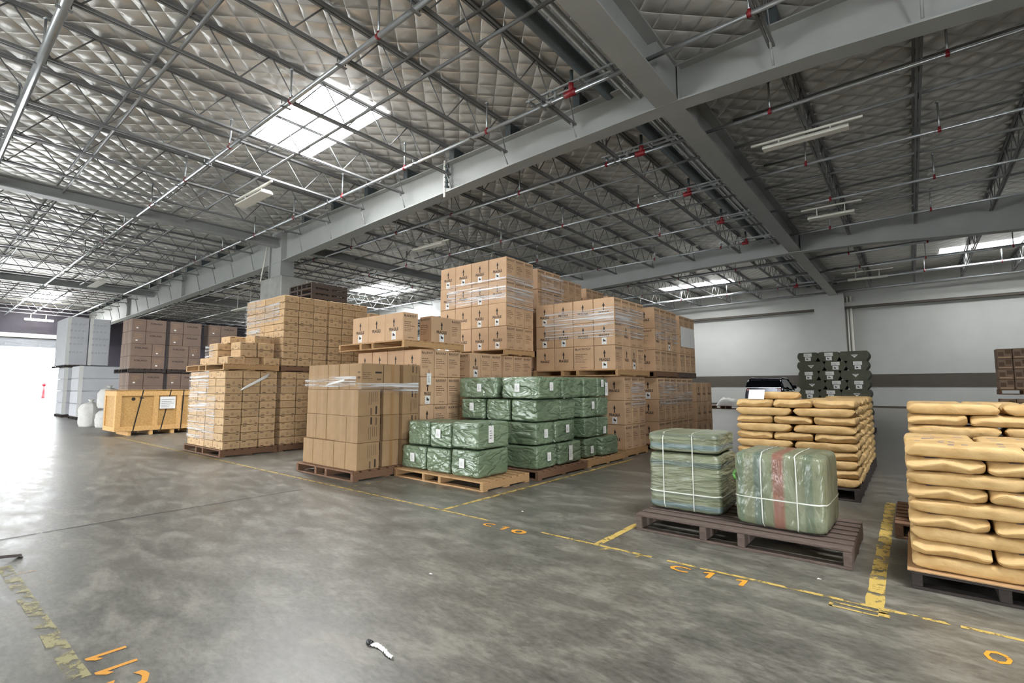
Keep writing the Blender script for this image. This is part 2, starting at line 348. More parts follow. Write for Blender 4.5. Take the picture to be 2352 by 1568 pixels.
mat_paint('tape_floor', (158, 150, 108), .45); mat_paint('joint_dark', (58, 57, 54), .36)
# ------------------------------------------------------------ the building
def zl(x): return 7.79 + .0117 * (x + 4.5)          # underside of the joists at x; the roof falls gently to the doorway
def zr(x): return zl(x) + .93                       # roof lining
XL, XR_ = DOOR_X, ROOM_R
tag(MB().add([(XL - 30, ROOM_B - 10, -.02), (XR_ + .3, ROOM_B - 10, -.02), (XR_ + .3, WALL_Y, -.02), (XL - 30, WALL_Y, -.02)], [(0, 1, 2, 3)]).build('ground', 'asphalt_out'), kind='structure')
tag(MB().add([(XL, ROOM_B, 0), (XR_, ROOM_B, 0), (XR_, WALL_Y, 0), (XL, WALL_Y, 0)], [(0, 1, 2, 3)]).build('floor', 'floor_concrete'), kind='structure')
SKY = [(-14.45, -10.35, 5.88, 7.72), (-32.0, -27.8, 20.4, 23.4), (-53.6, -47.4, 5.7, 7.6), (-14.2, -9.2, 35.0, 36.4), (1.6, 6.8, 35.0, 36.2),
       (-14.45, -10.35, -9.2, -7.4), (-32, -27.8, -9.2, -7.4), (.9, 4.4, 2.5, 4.3), (-47, -43, -9.2, -7.4), (-47.5, -43.4, 20.4, 23.4), (-47.5, -43.4, 34.8, 37)]  # out-of-frame skylights on this line are added to brighten the stacks
def ceiling():
    xs = sorted({XL, XR_} | {v for s in SKY for v in s[:2]}); ys = sorted({ROOM_B, WALL_Y} | {v for s in SKY for v in s[2:]})
    mb = MB()
    for i in range(len(xs) - 1):
        for j in range(len(ys) - 1):
            cx, cy = (xs[i] + xs[i + 1]) / 2, (ys[j] + ys[j + 1]) / 2
            if any(s[0] < cx < s[1] and s[2] < cy < s[3] for s in SKY): continue
            a, b, c, d = xs[i], xs[i + 1], ys[j], ys[j + 1]
            mb.add([(a, c, zr(a)), (a, d, zr(a)), (b, d, zr(b)), (b, c, zr(b))], [(0, 1, 2, 3)])
    for a, b, c, d in SKY:                       # upstand round each opening
        for p, q in (((a, c), (b, c)), ((b, c), (b, d)), ((b, d), (a, d)), ((a, d), (a, c))):
            mb.add([(p[0], p[1], zr(p[0])), (q[0], q[1], zr(q[0])), (q[0], q[1], zr(q[0]) + .3), (p[0], p[1], zr(p[0]) + .3)], [(0, 1, 2, 3)])
    tag(mb.build('ceiling', 'foil_insulation'), kind='structure')
ceiling()
for k, (a, b, c, d) in enumerate(SKY):
    o = MB().add([(a - .1, c - .1, zr(a) + .3), (a - .1, d + .1, zr(a) + .3), (b + .1, d + .1, zr(b) + .3), (b + .1, c - .1, zr(b) + .3)], [(0, 1, 2, 3)]).build(f'window_{k + 1}', 'skylight_panel')
    tag(o, kind='structure')
    f = MB()
    for t in (.25, .5, .75):
        x = a + (b - a) * t; f.box(x - .012, c, zr(x) + .2, x + .012, d, zr(x) + .24)
    f.box(a, (c + d) / 2 - .012, zr(a) + .18, b, (c + d) / 2 + .012, zr(b) + .2); f.build('window_frame', 'fixture_white', o)
def wall(name, ax, p, a, b, openings, t=.25, top=10.2, mat='wall_paint'):
    mb = MB(); cur = a
    def put(u0, u1, z0, z1):
        if u1 - u0 > .01: mb.box(p, u0, z0, p + t, u1, z1) if ax == 'X' else mb.box(u0, p, z0, u1, p + t, z1)
    for (u0, u1, h) in sorted(openings): put(cur, u0, 0, top); put(u0, u1, h, top); cur = u1
    put(cur, b, 0, top); return tag(mb.build(name, mat), kind='structure')
wall('wall_left', 'X', DOOR_X - .25, ROOM_B, WALL_Y, [(-3.0, 9.2, 4.66)], mat='door_dark')
wall('wall_front', 'Y', ROOM_B - .25, XL - .25, XR_ + .25, [(d[2], d[3], d[4]) for d in DOORS if d[0] == 'Y'])
wall('wall_right', 'X', XR_, ROOM_B, WALL_Y, [(-9.5, -4.0, 4.4)])
wall('wall_back', 'Y', WALL_Y, XL - .25, XR_ + .25, [])
tag(MB().box(XL, WALL_Y - .03, 1.35, XR_, WALL_Y, 2.16).build('trim_1', 'wall_band'), kind='structure')
tag(MB().box(XL, WALL_Y - .32, 6.72, XR_, WALL_Y, 7.0).build('trim_2', 'wall_paint'), kind='structure')
tag(MB().box(XL, WALL_Y - .3, 6.58, XR_, WALL_Y, 6.72).build('trim_ledge_shade', 'wall_band'), kind='structure')  # dark strip put in as the shade under the ledge
tag(MB().box(XL, WALL_Y - .06, 0, XR_, WALL_Y, .12).build('baseboard_back', 'wall_band'), kind='structure')
# roller shutter head and half raised panel in the bright doorway
sh = empty('door_1'); tag(sh, kind='structure')
m = MB()
for i in range(8): m.box(DOOR_X + .05, -3.0, 4.66 + i * .09, DOOR_X + .12, 9.2, 4.735 + i * .09)
for y in range(-3, 10): m.box(DOOR_X + .12, y + .2, 4.66, DOOR_X + .16, y + .3, 5.0)
m.build('door_panel', 'shutter', sh)
MB().box(DOOR_X + .05, -3.2, 5.42, DOOR_X + .3, 9.4, 5.75).build('door_head', 'fixture_white', sh)
for k, d in enumerate(DOORS[1:3]):
    MB().box(d[2], ROOM_B - .1, d[4] - .5, d[3], ROOM_B - .05, d[4]).build('door_panel', 'shutter', tag(empty(f'door_{k + 2}'), kind='structure'))  # panels for the unseen doorways added behind the camera for light
# pilaster where the cross beam meets the far wall
tag(MB().box(-4.96, WALL_Y - .6, 0, -3.23, WALL_Y, 8.0).build('column', 'wall_paint'), kind='structure')
for k, (x, r) in enumerate(((-3.1, .05), (-2.9, .08))):
    tag(MB().bar((x, WALL_Y - .15, 0), (x, WALL_Y - .15, 7.4), r, 10).build('downpipe', 'fixture_white'),
        ['thin white vertical pipe closest to the far wall pilaster', 'thick white vertical pipe beside the far wall pilaster'][k], 'pipe', 'white pipes by the pilaster')
# concrete column under the big girder
c = empty('support_column', (0, 0, 0)); tag(c, 'grey concrete column rising behind the tall carton stacks under the big girder', 'column')
MB().box(-22.4, 9.9, 0, -20.5, 11.0, 6.12, 0, .03).build('shaft', 'concrete_column', c)
m = MB().box(-21.9, 10.1, 6.12, -21.0, 10.6, 8.2)
for x in (-22.0, -20.95): m.box(x, 10.05, 6.12, x + .05, 10.65, 8.2)
m.build('steel_head', 'steel_girder', c)
tag(MB().bar((-22.3, 9.85, 6.05), (-22.0, 9.95, 7.6), .03, 6).build('bracing_rod', 'fixture_white'), 'slender white rod leaning from the concrete column up to the girder', 'rod')
# girders: tapered I-beams along X
def ibeam_x(name, label, Y, prof, topf, fw=.42, mat='steel_girder', stiff=()):
    g = empty(name); tag(g, label, 'girder'); w = MB(); b = MB(); t = MB()
    for (x0, z0), (x1, z1) in zip(prof, prof[1:]):
        w.prism([(x0, z0 + .02), (x1, z1 + .02), (x1, topf(x1) - .01), (x0, topf(x0) - .01)], Y - .012, Y + .012)
        b.prism([(x0, z0), (x1, z1), (x1, z1 + .035), (x0, z0 + .035)], Y - fw / 2, Y + fw / 2)
        t.prism([(x0, topf(x0) - .03), (x1, topf(x1) - .03), (x1, topf(x1)), (x0, topf(x0))], Y - fw / 2, Y + fw / 2)
    w.build('girder_web', mat, g); b.build('bottom_flange', mat, g); t.build('top_flange', mat, g)
    def zb(x):
        for (x0, z0), (x1, z1) in zip(prof, prof[1:]):
            if x0 <= x <= x1: return z0 + (z1 - z0) * (x - x0) / (x1 - x0)
        return prof[0][1]
    for x in stiff: MB().box(x - .012, Y - fw / 2 + .02, zb(x), x + .012, Y + fw / 2 - .02, topf(x)).build('stiffener', mat, g)
    return zb
top1 = lambda x: zl(x) + .52
PROF = [(DOOR_X, 6.3), (-42, 6.45), (-21.2, 6.8), (-14, 7.14), (-8, 7.41), (-3.8, 7.5), (-1, 7.42), (2, 7.2), (ROOM_R, 6.6)]
G1, G2 = 10.3, 25.4
zb1 = ibeam_x('roof_girder', 'big pale grey girder crossing the hall from upper right to the bright doorway', G1, PROF, top1, stiff=(-44, -33, -21.3, -3.55))
zb2 = ibeam_x('roof_girder', 'dark far girder running level above the rear carton stacks and grey wall', G2, [(x, z - .05) for x, z in PROF], top1, stiff=(-3.55,))
ibeam_x('roof_girder', 'grey girder over the aisle behind the camera', -4.8, PROF, top1)
TX = -3.8
def ibeam_y(name, label, x, y0, y1, z0, z1, fw, mat='steel_girder', web=.02):
    g = empty(name); tag(g, label, 'beam')
    MB().box(x - web / 2, y0, z0 + .02, x + web / 2, y1, z1 - .01).build('beam_web', mat, g)
    MB().box(x - fw / 2, y0, z0, x + fw / 2, y1, z0 + .04).build('bottom_flange', mat, g)
    MB().box(x - fw / 2, y0, z1 - .04, x + fw / 2, y1, z1).build('top_flange', mat, g); return g
T = ibeam_y('cross_beam', 'wide pale grey cross beam running overhead to the far wall pilaster', TX, ROOM_B, WALL_Y - .2, 7.5, 8.35, .5)
MB().box(TX + .012, 9.1, 7.545, TX + .2, 11.5, 8.3).build('splice_plate', 'steel_girder', T)
ibeam_y('cross_beam', 'grey cross beam meeting the concrete column head, parallel to the joists', -21.3, -4.8, G2, 7.47, 7.85, .4, 'steel_paint')
ibeam_y('cross_beam', 'faint cross beam far down the hall near the bright doorway', -38.8, -4.8, G2, 7.3, 7.7, .4, 'steel_paint')
# open-web joists
def joist_meshes(y0, y1, key, _c={}):
    if key in _c: return _c[key]
    L = y1 - y0; b = MB(); t = MB(); w = MB()
    for s in (-1, 1):
        b.box(s * .035 - .022, 0.05, 0, s * .035 + .022, L - .05, .05); t.box(s * .04 - .028, 0, .82, s * .04 + .028, L, .88)
    n = max(2, round((L - .8) / 1.24)); d = (L - .8) / n
    for i in range(n):
        a = .4 + d * i
        w.bar((0, a, .86), (0, a + d / 2, .03), .0155, 5); w.bar((0, a + d / 2, .03), (0, a + d, .86), .0155, 5)
    w.bar((0, .05, .03), (0, .4, .86), .0155, 5); w.bar((0, L - .05, .03), (0, L - .4, .86), .0155, 5)
    _c[key] = (b.mesh('bottom_chord', 'steel_joist'), t.mesh('top_chord', 'steel_joist'), w.mesh('web', 'steel_joist')); return _c[key]
BAYS = [(-4.6, G1 - .22, 'near roof bay', -24, 6), (G1 + .22, G2 - .22, 'middle roof bay', -24, 7), (G2 + .22, WALL_Y - .2, 'far roof bay', -18, 7)]
for y0, y1, bn, k0, k1 in BAYS:
    for k in range(k0, k1 + 1):
        if k == 0: continue
        x = -3.9 + 2.19 * k
        if x < DOOR_X + .5 or x > ROOM_R - .3 or abs(x + 21.3) < .3 or abs(x + 38.8) < .3: continue
        j = empty('roof_joist', (x, y0, zl(x)))
        tag(j, f'open-web steel joist in {bn}, {ORD[abs(k)]} {"left" if k < 0 else "right"} of the wide cross beam', 'joist', 'joists of the ' + bn)
        for nm, me in zip(('bottom_chord', 'top_chord', 'web'), joist_meshes(y0, y1, bn)): link(nm, me, j)
# knee braces from the joist ends down to the big girder's bottom flange, and joist seats over it
for k in range(-23, 7):
    if k == 0: continue
    x = -3.9 + 2.19 * k
    if x < DOOR_X + 1 or abs(x + 21.3) < .5: continue
    b = MB(); b.path([(x, G1 - .45, zl(x) + .02), (x, G1 - .36, zl(x) - .08), (x, G1 - .2, zb1(x) + .06)], .024, 6)
    tag(b.build('knee_brace', 'steel_girder'), f'knee brace dropping to the big girder flange, {ORD[abs(k)]} {"left" if k < 0 else "right"} of the cross beam', 'brace', 'knee braces on the big girder')
    s = MB().box(x - .1, G1 - .2, top1(x), x + .1, G1 + .2, zr(x) - .06)
    tag(s.build('joist_seat', 'duct_dark'), f'dark joist seat on the big girder top, {ORD[abs(k)]} {"left" if k < 0 else "right"} of the cross beam', 'bracket', 'joist seats on the big girder')
# bridging lines between the joists
BR = [(-.45, 'over the open aisle'), (3.05, 'over the painted bay line'), (6.55, 'beside the big skylight'), (13.9, 'just behind the big girder'), (17.5, 'mid way behind the big girder'), (21.3, 'in front of the dark girder'), (28.6, 'just past the dark girder'), (32.3, 'mid way to the far wall'), (36, 'close to the far wall')]
for y, where in BR:
    for dz, nm in ((.84, 'upper'), (.06, 'lower')):
        m = MB(); xe = -3.9 + 2.19 * 6
        yy = y - (.1 if dz < .5 else 0)
        for xa, xb in ((DOOR_X + 1, -39.1), (-38.5, -21.6), (-21.0, -4.2)): m.bar((xa, yy, zl(xa) + dz), (xb, yy, zl(xb) + dz), .036, 6)
        if y > 12: m.bar((-3.4, y, zl(-3.4) + dz), (xe, y, zl(xe) + dz), .036, 6)
        tag(m.build('bridging_strut', 'steel_joist'), f'{nm} bridging strut tying the joists, {where}', 'strut', 'bridging struts')
# sprinkler pipes with risers and red couplings
PIPES = [(1.3, .075, 'thick main sprinkler pipe nearest the camera'), (5.0, .05, 'second sprinkler pipe in front of the skylight'), (8.7, .045, 'pale sprinkler pipe running just before the big girder'),
         (12.25, .04, 'sprinkler pipe just behind the big girder'), (15.9, .04, 'second sprinkler pipe behind the big girder'), (19.5, .04, 'third sprinkler pipe behind the big girder'), (23.1, .04, 'sprinkler pipe just before the dark girder'),
         (28.2, .045, 'first sprinkler pipe past the dark girder'), (31.8, .045, 'second sprinkler pipe past the dark girder'), (35.4, .05, 'third sprinkler pipe past the dark girder'), (39.2, .07, 'bright pipe along the top of the far wall')]
riser = MB().bar((0, 0, 0), (0, 0, .72), .022, 7).bar((0, 0, .72), (0, 0, .78), .05, 8, r2=.02).mesh('riser', 'pipe_galv')
coup = MB().bar((-.035, 0, 0), (.03, 0, 0), .056, 10).bar((0, 0, .03), (0, 0, .09), .03, 8).mesh('coupling', 'red_paint')
hang = MB().bar((0, -.09, 0), (0, -.09, .16), .012, 4).bar((0, .09, 0), (0, .09, .16), .012, 4).box(-.03, -.11, -.06, .03, .11, -.045).mesh('hanger', 'steel_joist')
ZP = lambda x: zl(x) - .1
PIPE_AT = {}
for q, (y, r, lb) in enumerate(PIPES):
    p = empty('sprinkler_pipe', (0, y, 0)); tag(p, lb, 'pipe', 'sprinkler pipes')
    x0 = DOOR_X + .6; x1 = ROOM_R - .4
    m = MB()
    for xa, xb in ((x0, -38.9), (-38.7, -21.4), (-21.2, -3.83), (-3.77, x1)): m.bar((xa, 0, ZP(xa)), (xb, 0, ZP(xb)), r, 10)
    m.build('pipe_run', 'pipe_galv', p); PIPE_AT[y] = p
    x = -6.4 - (q % 3) * .7 if y > 3 else -9.2; n = 0
    while x > (-30 if y < 10 else -24):
        for me, nm in ((riser, 'riser'), (coup, 'coupling')): link(nm, me, p, (x, 0, ZP(x)))
        x -= 3.15; n += 1
    for x in (-2.2 + (q % 3) * .2, .9, 4.0):
        if y > 4:
            for me, nm in ((riser, 'riser'), (coup, 'coupling')): link(nm, me, p, (x, 0, ZP(x)))
    for k in range(-14, 0, 1):
        if y < 30: link('hanger', hang, p, (-3.9 + 2.19 * k, 0, ZP(-3.9 + 2.19 * k)))
# seismic joints: paired thin rails with a red valve on each pipe beside the cross beam
for y, w in ((8.7, 'just before the big girder'), (12.25, 'just behind the big girder'), (15.9, 'on the second pipe behind the big girder'), (19.5, 'on the third pipe behind the big girder'), (23.1, 'just before the dark girder'), (35.4, 'near the far wall')):
    e = link('expansion_joint', None, PIPE_AT[y], (0, 0, ZP(-5) + .16))
    m = MB()
    for dy in (-.1, .1): m.box(-6.5, dy - .02, 0, -4.15, dy + .02, .04)
    for x in (-6.4, -5.8, -5.1, -4.4): m.box(x - .02, -.13, -.03, x + .02, .13, .02)
    m.build('rail', 'pipe_galv', e)
    v = MB().bar((-5.5, -.02, -.16), (-5.24, -.02, -.16), .075, 10).bar((-5.35, -.02, -.16), (-5.3, -.1, .02), .055, 8); v.build('valve', 'red_paint', e)
    c = MB().path([(-6.0, 0, -.1), (-5.9, -.06, -.2), (-5.8, .04, -.1), (-5.75, -.05, .05)], .035, 6); c.build('clamp', 'steel_paint', e)
    MB().bar((-5.35, 0, .02), (-5.35, 0, .36), .04, 8).build('riser', 'duct_dark', e)
tag(MB().bar((-5.25, ROOM_B + .5, 8.4), (-5.25, WALL_Y - .5, 8.4), .16, 14).build('drain_pipe', 'duct_dark'), 'thick dark pipe running beside the wide cross beam below the roof', 'pipe')
for k, (x, z) in enumerate(((-4.5, 8.02), (-4.72, 8.1))):
    tag(MB().bar((x, ROOM_B + .5, z), (x, WALL_Y - .5, z), .05, 8).build('conduit', 'steel_paint'), ['grey conduit nearest the flange of the wide cross beam', 'grey conduit between the cross beam and the dark pipe'][k], 'conduit', 'conduits beside the cross beam')
# insulator bracket on the girder
b = empty('insulator_bracket', (-10.75, G1 - .225, 0)); tag(b, 'upright white bar with dark insulators fixed to the big girder', 'bracket')
MB().box(-.03, -.02, zb1(-10.75) - .15, .03, .02, top1(-10.75) + .05).build('bar', 'fixture_white', b)
for z in (.15, .3, .45, .62, .78):
    m = MB(); z += zb1(-10.75); m.bar((.08, .02, z), (.08, .02, z + .05), .09, 9, r2=.04).bar((.08, .02, z + .05), (.08, .02, z + .1), .04, 8); m.build('insulator', 'duct_dark', b)
# light fittings
def batten(x0, x1, y, z, label, w=.3, mat='fixture_white', nr=2, hung=None):
    hung = zl((x0 + x1) / 2) - z - .048 if hung is None else hung
    b = empty('batten_light', ((x0 + x1) / 2, y, z)); tag(b, label, 'light', 'batten lights'); L = (x1 - x0) / 2
    MB().prism([(-w / 2, .0), (w / 2, .0), (w / 2, .05), (w / 2 * .6, .1), (-w / 2 * .6, .1), (-w / 2, .05)], -L, L, axis=0).build('diffuser', mat, b)
    for s in (-.6, .6): MB().bar((L * s, 0, .1), (L * s, 0, hung), .02, 6).build('hanger_rod', 'fixture_white', b)
    MB().box(-L * 1.3, -.03, hung, L * 1.3, .03, hung + .05).build('carrier', 'fixture_white', b)
batten(-17.0, -15.1, 6.75, 7.33, 'white slab light hung below the joists near the big skylight', .36)
batten(-2.72, -.83, 14.0, 7.6, 'cream tube light hung at upper right past the cross beam', .22)
batten(-17.2, -15.3, 14.35, 7.5, 'pale unlit light behind the girder above the tall cartons')
batten(-2.6, -1.2, 20.45, 7.4, 'dim light right of the cross beam before the dark girder')
batten(-37.4, -34.8, 6.85, 7.25, 'grey slab light deep in the hall toward the doorway', .4)
batten(-2.5, -.7, 33.6, 7.35, 'white light near the far wall pilaster')
o = empty('batten_light', (-54.6, 6.9, 6.72)); tag(o, 'glowing tube light in front of the dark band over the doorway', 'light', 'batten lights')
MB().box(-.12, -.85, 0, .12, .85, .14).build('diffuser', 'fixture_lit', o)
for s in (-.5, .4): MB().bar((0, s, .14), (0, s, zl(-54.6) - 6.72), .03, 6).build('hanger_rod', 'fixture_white', o)
batten(-33.5, -30.5, 13.2, 6.2, 'pale light glimpsed above the dark brown cartons', .3)
# ------------------------------------------------------------ pallets
def pallet_meshes(w, d, mat, h=.14, key=None, _c={}):
    key = (round(w, 2), round(d, 2), mat, round(h, 3))
    if key in _c: return _c[key]
    dk = MB(); n = max(5, round(d / .15)); bw = d / n * .72
    for i in range(n):
        y = (d - bw) * i / (n - 1); dk.box(0, y, h - .022, w, y + bw, h, 0, .003)
    bt = MB().box(0, 0, 0, w, .1, .02, 0, .003)
    st = MB().box(0, 0, .02, .06, d, h - .022, 0, .004)
    _c[key] = (dk.mesh('deck', mat), bt.mesh('bottom_board', mat), st.mesh('stringer', mat)); return _c[key]
def pallet(x0, y0, z, w, d, mat, label, h=.14, rz=0, group=None):
    """front corner x0,y0; runs w along x, d along y"""
    p = empty('pallet', (x0, y0, z), rz); tag(p, label, 'pallet', group)
    dk, bt, st = pallet_meshes(w, d, mat, h)
    link('deck', dk, p)
    for y in (0, (d - .1) / 2, d - .1): link('bottom_board', bt, p, (0, y, 0))
    for t in (0, .36, .55, 1): link('stringer', st, p, ((w - .06) * t, 0, 0))
    return p
# ------------------------------------------------------------ cartons
def carton(name, w, d, h, mats, draw, tape=None, bev=.006):
    mb = MB().box(0, 0, 0, w, d, h, 0, bev)
    draw(mb, front(mb, 0, 0, 0), side(mb, w, 0, 0), w, d, h)
    return mb.mesh(name, mats)
BKM = ['cardboard', 'tape_tan', 'ink', 'ink_soft', 'label_white']
def d_fragile(F, w, h):
    F.rect(w * .44, h * .94, w * .56, h - .008, 1); F.rect(w * .44, .006, w * .56, h * .035, 1)
    c = w / 2; a = h * .06
    F.poly([(c - a * .4, h * .49), (c + a * .4, h * .49), (c + a * .4, h * .66), (c + a, h * .66), (c, h * .82), (c - a, h * .66), (c - a * .4, h * .66)], 2)
    F.text('FRAGILE', w * .25, h * .345, w * .5, h * .12, 2, .03)
def d_blackout(F, w, h, seed):
    F.text('BLACKOUT', w * .08, h * .84, w * .8, h * .085, 2, .025); F.rect(w * .1, h * .8, w * .86, h * .803, 3)
    F.lines(w * .1, h * .5, w * .8, h * .72, 3, 3, seed); F.lines(w * .1, h * .32, w * .75, h * .48, 3, 3, seed + 1, .3); F.lines(w * .35, h * .08, w * .85, h * .14, 1, 3, seed + 2)
def bk_mesh(w, d, h, kind):
    def draw(mb, F, Sd, w, d, h):
        if kind == 'swap': d_blackout(F, w, h, 5); d_fragile(Sd, d, h)
        elif kind == 'both': d_fragile(F, w, h); d_fragile(Sd, d, h)
        else: d_fragile(F, w, h); d_blackout(Sd, d, h, 3)
    return carton('carton', w, d, h, BKM, draw)
def sticker_mesh(w, h):
    mb = MB(); F = front(mb, 0, 0, 0); F.rect(-.055, 0, .055, .135, 0, 1); pic_forklift(F, -.035, .05, .07, 1); F.lines(-.03, .012, .035, .035, 2, 2, 4)
    return mb.mesh('handling_label', ['label_white', 'ink', 'ink_soft'])
STK = None
_bk = {}
def black_carton(x, y, z, w, d, h, kind, label, sticker, group, jit=.004):
    global STK
    k = (round(w, 3), round(d, 3), round(h, 3), kind)
    if k not in _bk: _bk[k] = bk_mesh(*k)
    if STK is None: STK = sticker_mesh(.11, .13)
    o = link('blackout_carton', _bk[k], None, (x + R_.uniform(-jit, jit), y + R_.uniform(-jit, jit), z)); tag(o, label, 'carton', group)
    if sticker == 'F': part('handling_label', STK, o).location = (w / 2, -.002, h * .035)
    if sticker == 'S':
        s = part('handling_label', STK, o); s.location = (w + .002, d / 2, h * .035); s.rotation_euler = (0, 0, math.pi / 2)
    return o
def black_stack(xr, yf, z, nx, ny, nz, w, d, h, name, group, want=lambda i, j, k, nx, ny, nz: i == 0 or j == 0 or k == nz - 1, kinds=None, stick=None, gap=.014):
    """i counts columns from the right end, j rows back from the aisle face, k layers up"""
    for k in range(nz):
        for j in range(ny):
            for i in range(nx):
                if not want(i, j, k, nx, ny, nz): continue
                kd = (kinds or {}).get((i, j, k), 'std')
                st = stick(i, j, k) if stick else (R_.random() < .6)
                lay = 'top layer' if k == nz - 1 else ('bottom layer' if k == 0 else ORD[k + 1] + ' layer')
                if j == 0: where = f'{ORD[i + 1]} from right in front'
                elif i == 0: where = f'{ORD[j + 1]} along right side'
                else: where = f'row {ORD[j + 1]}, column {ORD[i + 1]}'
                black_carton(xr - (i + 1) * w + gap / 2, yf + j * d + gap / 2, z + k * h, w - gap, d - gap, h - .005, kd,
                             f'brown carton, {lay}, {where}, {name}', ('S' if kd == 'swap' or (kd == 'both' and i == 0) else 'F') if st else None, group)
GB = 'large brown cartons'
# stack beside the kraft boxes, two tiers
X2 = -6.45
pallet(X2 - 1.9, 5.58, 0, 1.87, .98, 'wood_brown', 'brown pallet on the floor hidden under the black-lettered cartons behind the kraft boxes')
black_stack(X2, 5.55, .14, 4, 3, 4, .46, .318, .475, 'the stack behind the kraft boxes', GB, kinds={(0, 0, 2): 'both', (0, 0, 1): 'both'}, stick=lambda i, j, k: (i, j, k) in ((0, 0, 2), (0, 0, 1)),
            want=lambda i, j, k, nx, ny, nz: i == 0 or (j == 0 and k > 1))
zt = .14 + 4 * .475
pallet(X2 - 1.86, 5.15, zt, 1.9, 1.4, 'wood_pallet', 'pale pallet sagging on the stack behind the kraft boxes', .13)
zt += .13
for n, (x, y, w, d, kd, st, lb) in enumerate(((-7.9, 5.17, .48, .318, 'std', 'F', 'stickered brown carton at the left end on the upper pallet behind the kraft boxes'),
        (-7.42, 5.17, .48, .318, 'std', None, 'brown carton without sticker, middle of three on the upper pallet behind the kraft boxes'),
        (-6.94, 5.17, .48, .318, 'std', 'F', 'brown carton showing black lettering on its side, third on the upper pallet'),
        (-6.77, 5.78, .318, .48, 'swap', 'S', 'turned brown carton facing the aisle with its fragile side, alone on the upper pallet'),
        (-7.0, 6.27, .53, .27, 'std', None, 'rearmost brown carton on the upper pallet, half hidden behind the turned carton'))):
    black_carton(x, y, zt, w - .006, d, .46, kd, lb, st, GB)
# short stack between that and the tall one
pallet(X2 - 1.0, 6.7, 0, 1.02, 1.0, 'wood_brown', 'pallet on the floor under the short dark stack before the tallest cartons')
black_stack(X2, 6.75, .14, 2, 3, 4, .46, .31, .475, 'the short stack before the tallest', GB, kinds={(0, 0, k): 'swap' for k in range(4)}, stick=lambda i, j, k: (i, j) == (0, 0), want=lambda i, j, k, nx, ny, nz: i == 0 or (j == 0 and k == 3))
# tallest stack
pallet(X2 - 1.98, 7.75, 0, 2.0, 1.0, 'wood_brown', 'floor pallet under the tallest stack of brown cartons')
black_stack(X2 - .02, 7.78, .14, 4, 3, 4, .49, .318, .475, 'the lower tallest stack', GB, want=lambda i, j, k, nx, ny, nz: i == 0 or (j == 0 and k == 3))
pallet(X2 - 2.0, 7.76, 2.04, 2.02, 1.02, 'wood_pallet', 'pallet holding up the upper half of the tallest carton stack', .13)
black_stack(X2, 7.82, 2.17, 4, 3, 4, .5, .318, .487, 'the tallest stack', GB, stick=lambda i, j, k: (i, k) not in ((2, 2), (2, 1), (0, 2)) and j == 0)
# darker stacks standing behind the tallest
for q, (y0, ztop, nm, n) in enumerate(((9.02, 4.1, 'dark stack behind the tallest', 3), (10.02, 4.02, 'the second dark stack', 3), (11.2, 3.98, 'the third dark stack', 3), (12.4, 3.95, 'the fourth dark stack', 3))):
    nx = 2 if q == 0 else 1; zb = ztop - 4 * .475
    pallet((X2 - .08) - nx * .5 - .02, y0, 0, nx * .5 + .04, .98, 'wood_brown', 'floor pallet beneath ' + nm)
    lh = (zb - .13 - .14) / 4
    black_stack((X2 - .08), y0 + .02, .14, nx, n, 4, .5, .318, lh, 'base of ' + nm, GB, want=lambda i, j, k, nx, ny, nz: i == 0 and (q == 0 or j == 0), stick=lambda i, j, k: j == 0)
    pallet((X2 - .08) - nx * .5 - .02, y0, zb - .13, nx * .5 + .04, .98, 'wood_brown', 'raised pallet between the halves of ' + nm, .13)
    black_stack((X2 - .08), y0 + .02, zb, nx, n, 4, .5, .318, .475, nm, GB, want=lambda i, j, k, nx, ny, nz: (i == 0 or j == 0) and (q == 0 or k > 0 or j == 0), stick=lambda i, j, k: j == 0)
# wide stack at the right end of the row
X3 = -4.5
pallet(X3 - 1.92, 9.15, 0, 1.94, 1.05, 'wood_pallet', 'pale floor pallet showing a corner under the wide stack beyond the green bales')
black_stack(X3, 9.2, .14, 4, 3, 3, .48, .33, .487, 'the base of the wide stack', GB, want=lambda i, j, k, nx, ny, nz: i == 0 or (j == 0 and i < 2), stick=lambda i, j, k: (i, j, k) == (0, 0, 1))
pallet(X3 - 1.98, 8.8, 1.605, 2.04, 1.5, 'wood_pallet', 'pallet carrying the upper three layers of the wide film-wrapped stack', .135)
black_stack(X3 - .02, 8.85, 1.74, 4, 4, 3, .482, .345, .482, 'the wide stack', GB, kinds={(1, 0, 0): 'swap', (0, 1, 1): 'both', (0, 1, 0): 'both', (0, 2, 0): 'both'},
            stick=lambda i, j, k: j == 0 and (i, k) in ((3, 2), (3, 1), (2, 1), (0, 1), (0, 0)) or (i, j, k) == (0, 2, 0))
X5 = -4.34
pallet(X5 - 1.0, 10.45, 0, 1.02, 2.3, 'wood_brown', 'long floor pallet under the cartons behind the wide stack')
black_stack(X5, 10.5, .14, 2, 6, 3, .48, .37, .485, 'the base of the rear right stack', GB, want=lambda i, j, k, nx, ny, nz: i == 0, stick=lambda i, j, k: (j, k) in ((0, 2), (3, 0)))
pallet(X5 - 1.0, 10.35, 1.6, 1.02, 1.35, 'wood_brown', 'raised pallet of the first rear right stack', .13)
black_stack(X5, 10.38, 1.73, 2, 4, 3, .48, .335, .475, 'the first rear right stack', GB, kinds={(0, 0, 1): 'swap', (0, 2, 1): 'both'}, stick=lambda i, j, k: (i, j, k) in ((0, 2, 0), (0, 2, 1)), want=lambda i, j, k, nx, ny, nz: i == 0 or j == 0)
pallet(X5 - 1.0, 11.8, 1.6, 1.02, 1.15, 'wood_dark', 'raised dark pallet of the last rear right stack', .13)
black_stack(X5 + .02, 11.84, 1.73, 1, 3, 3, .48, .36, .465, 'the last rear right stack', GB, stick=lambda i, j, k: (j, k) == (0, 0))
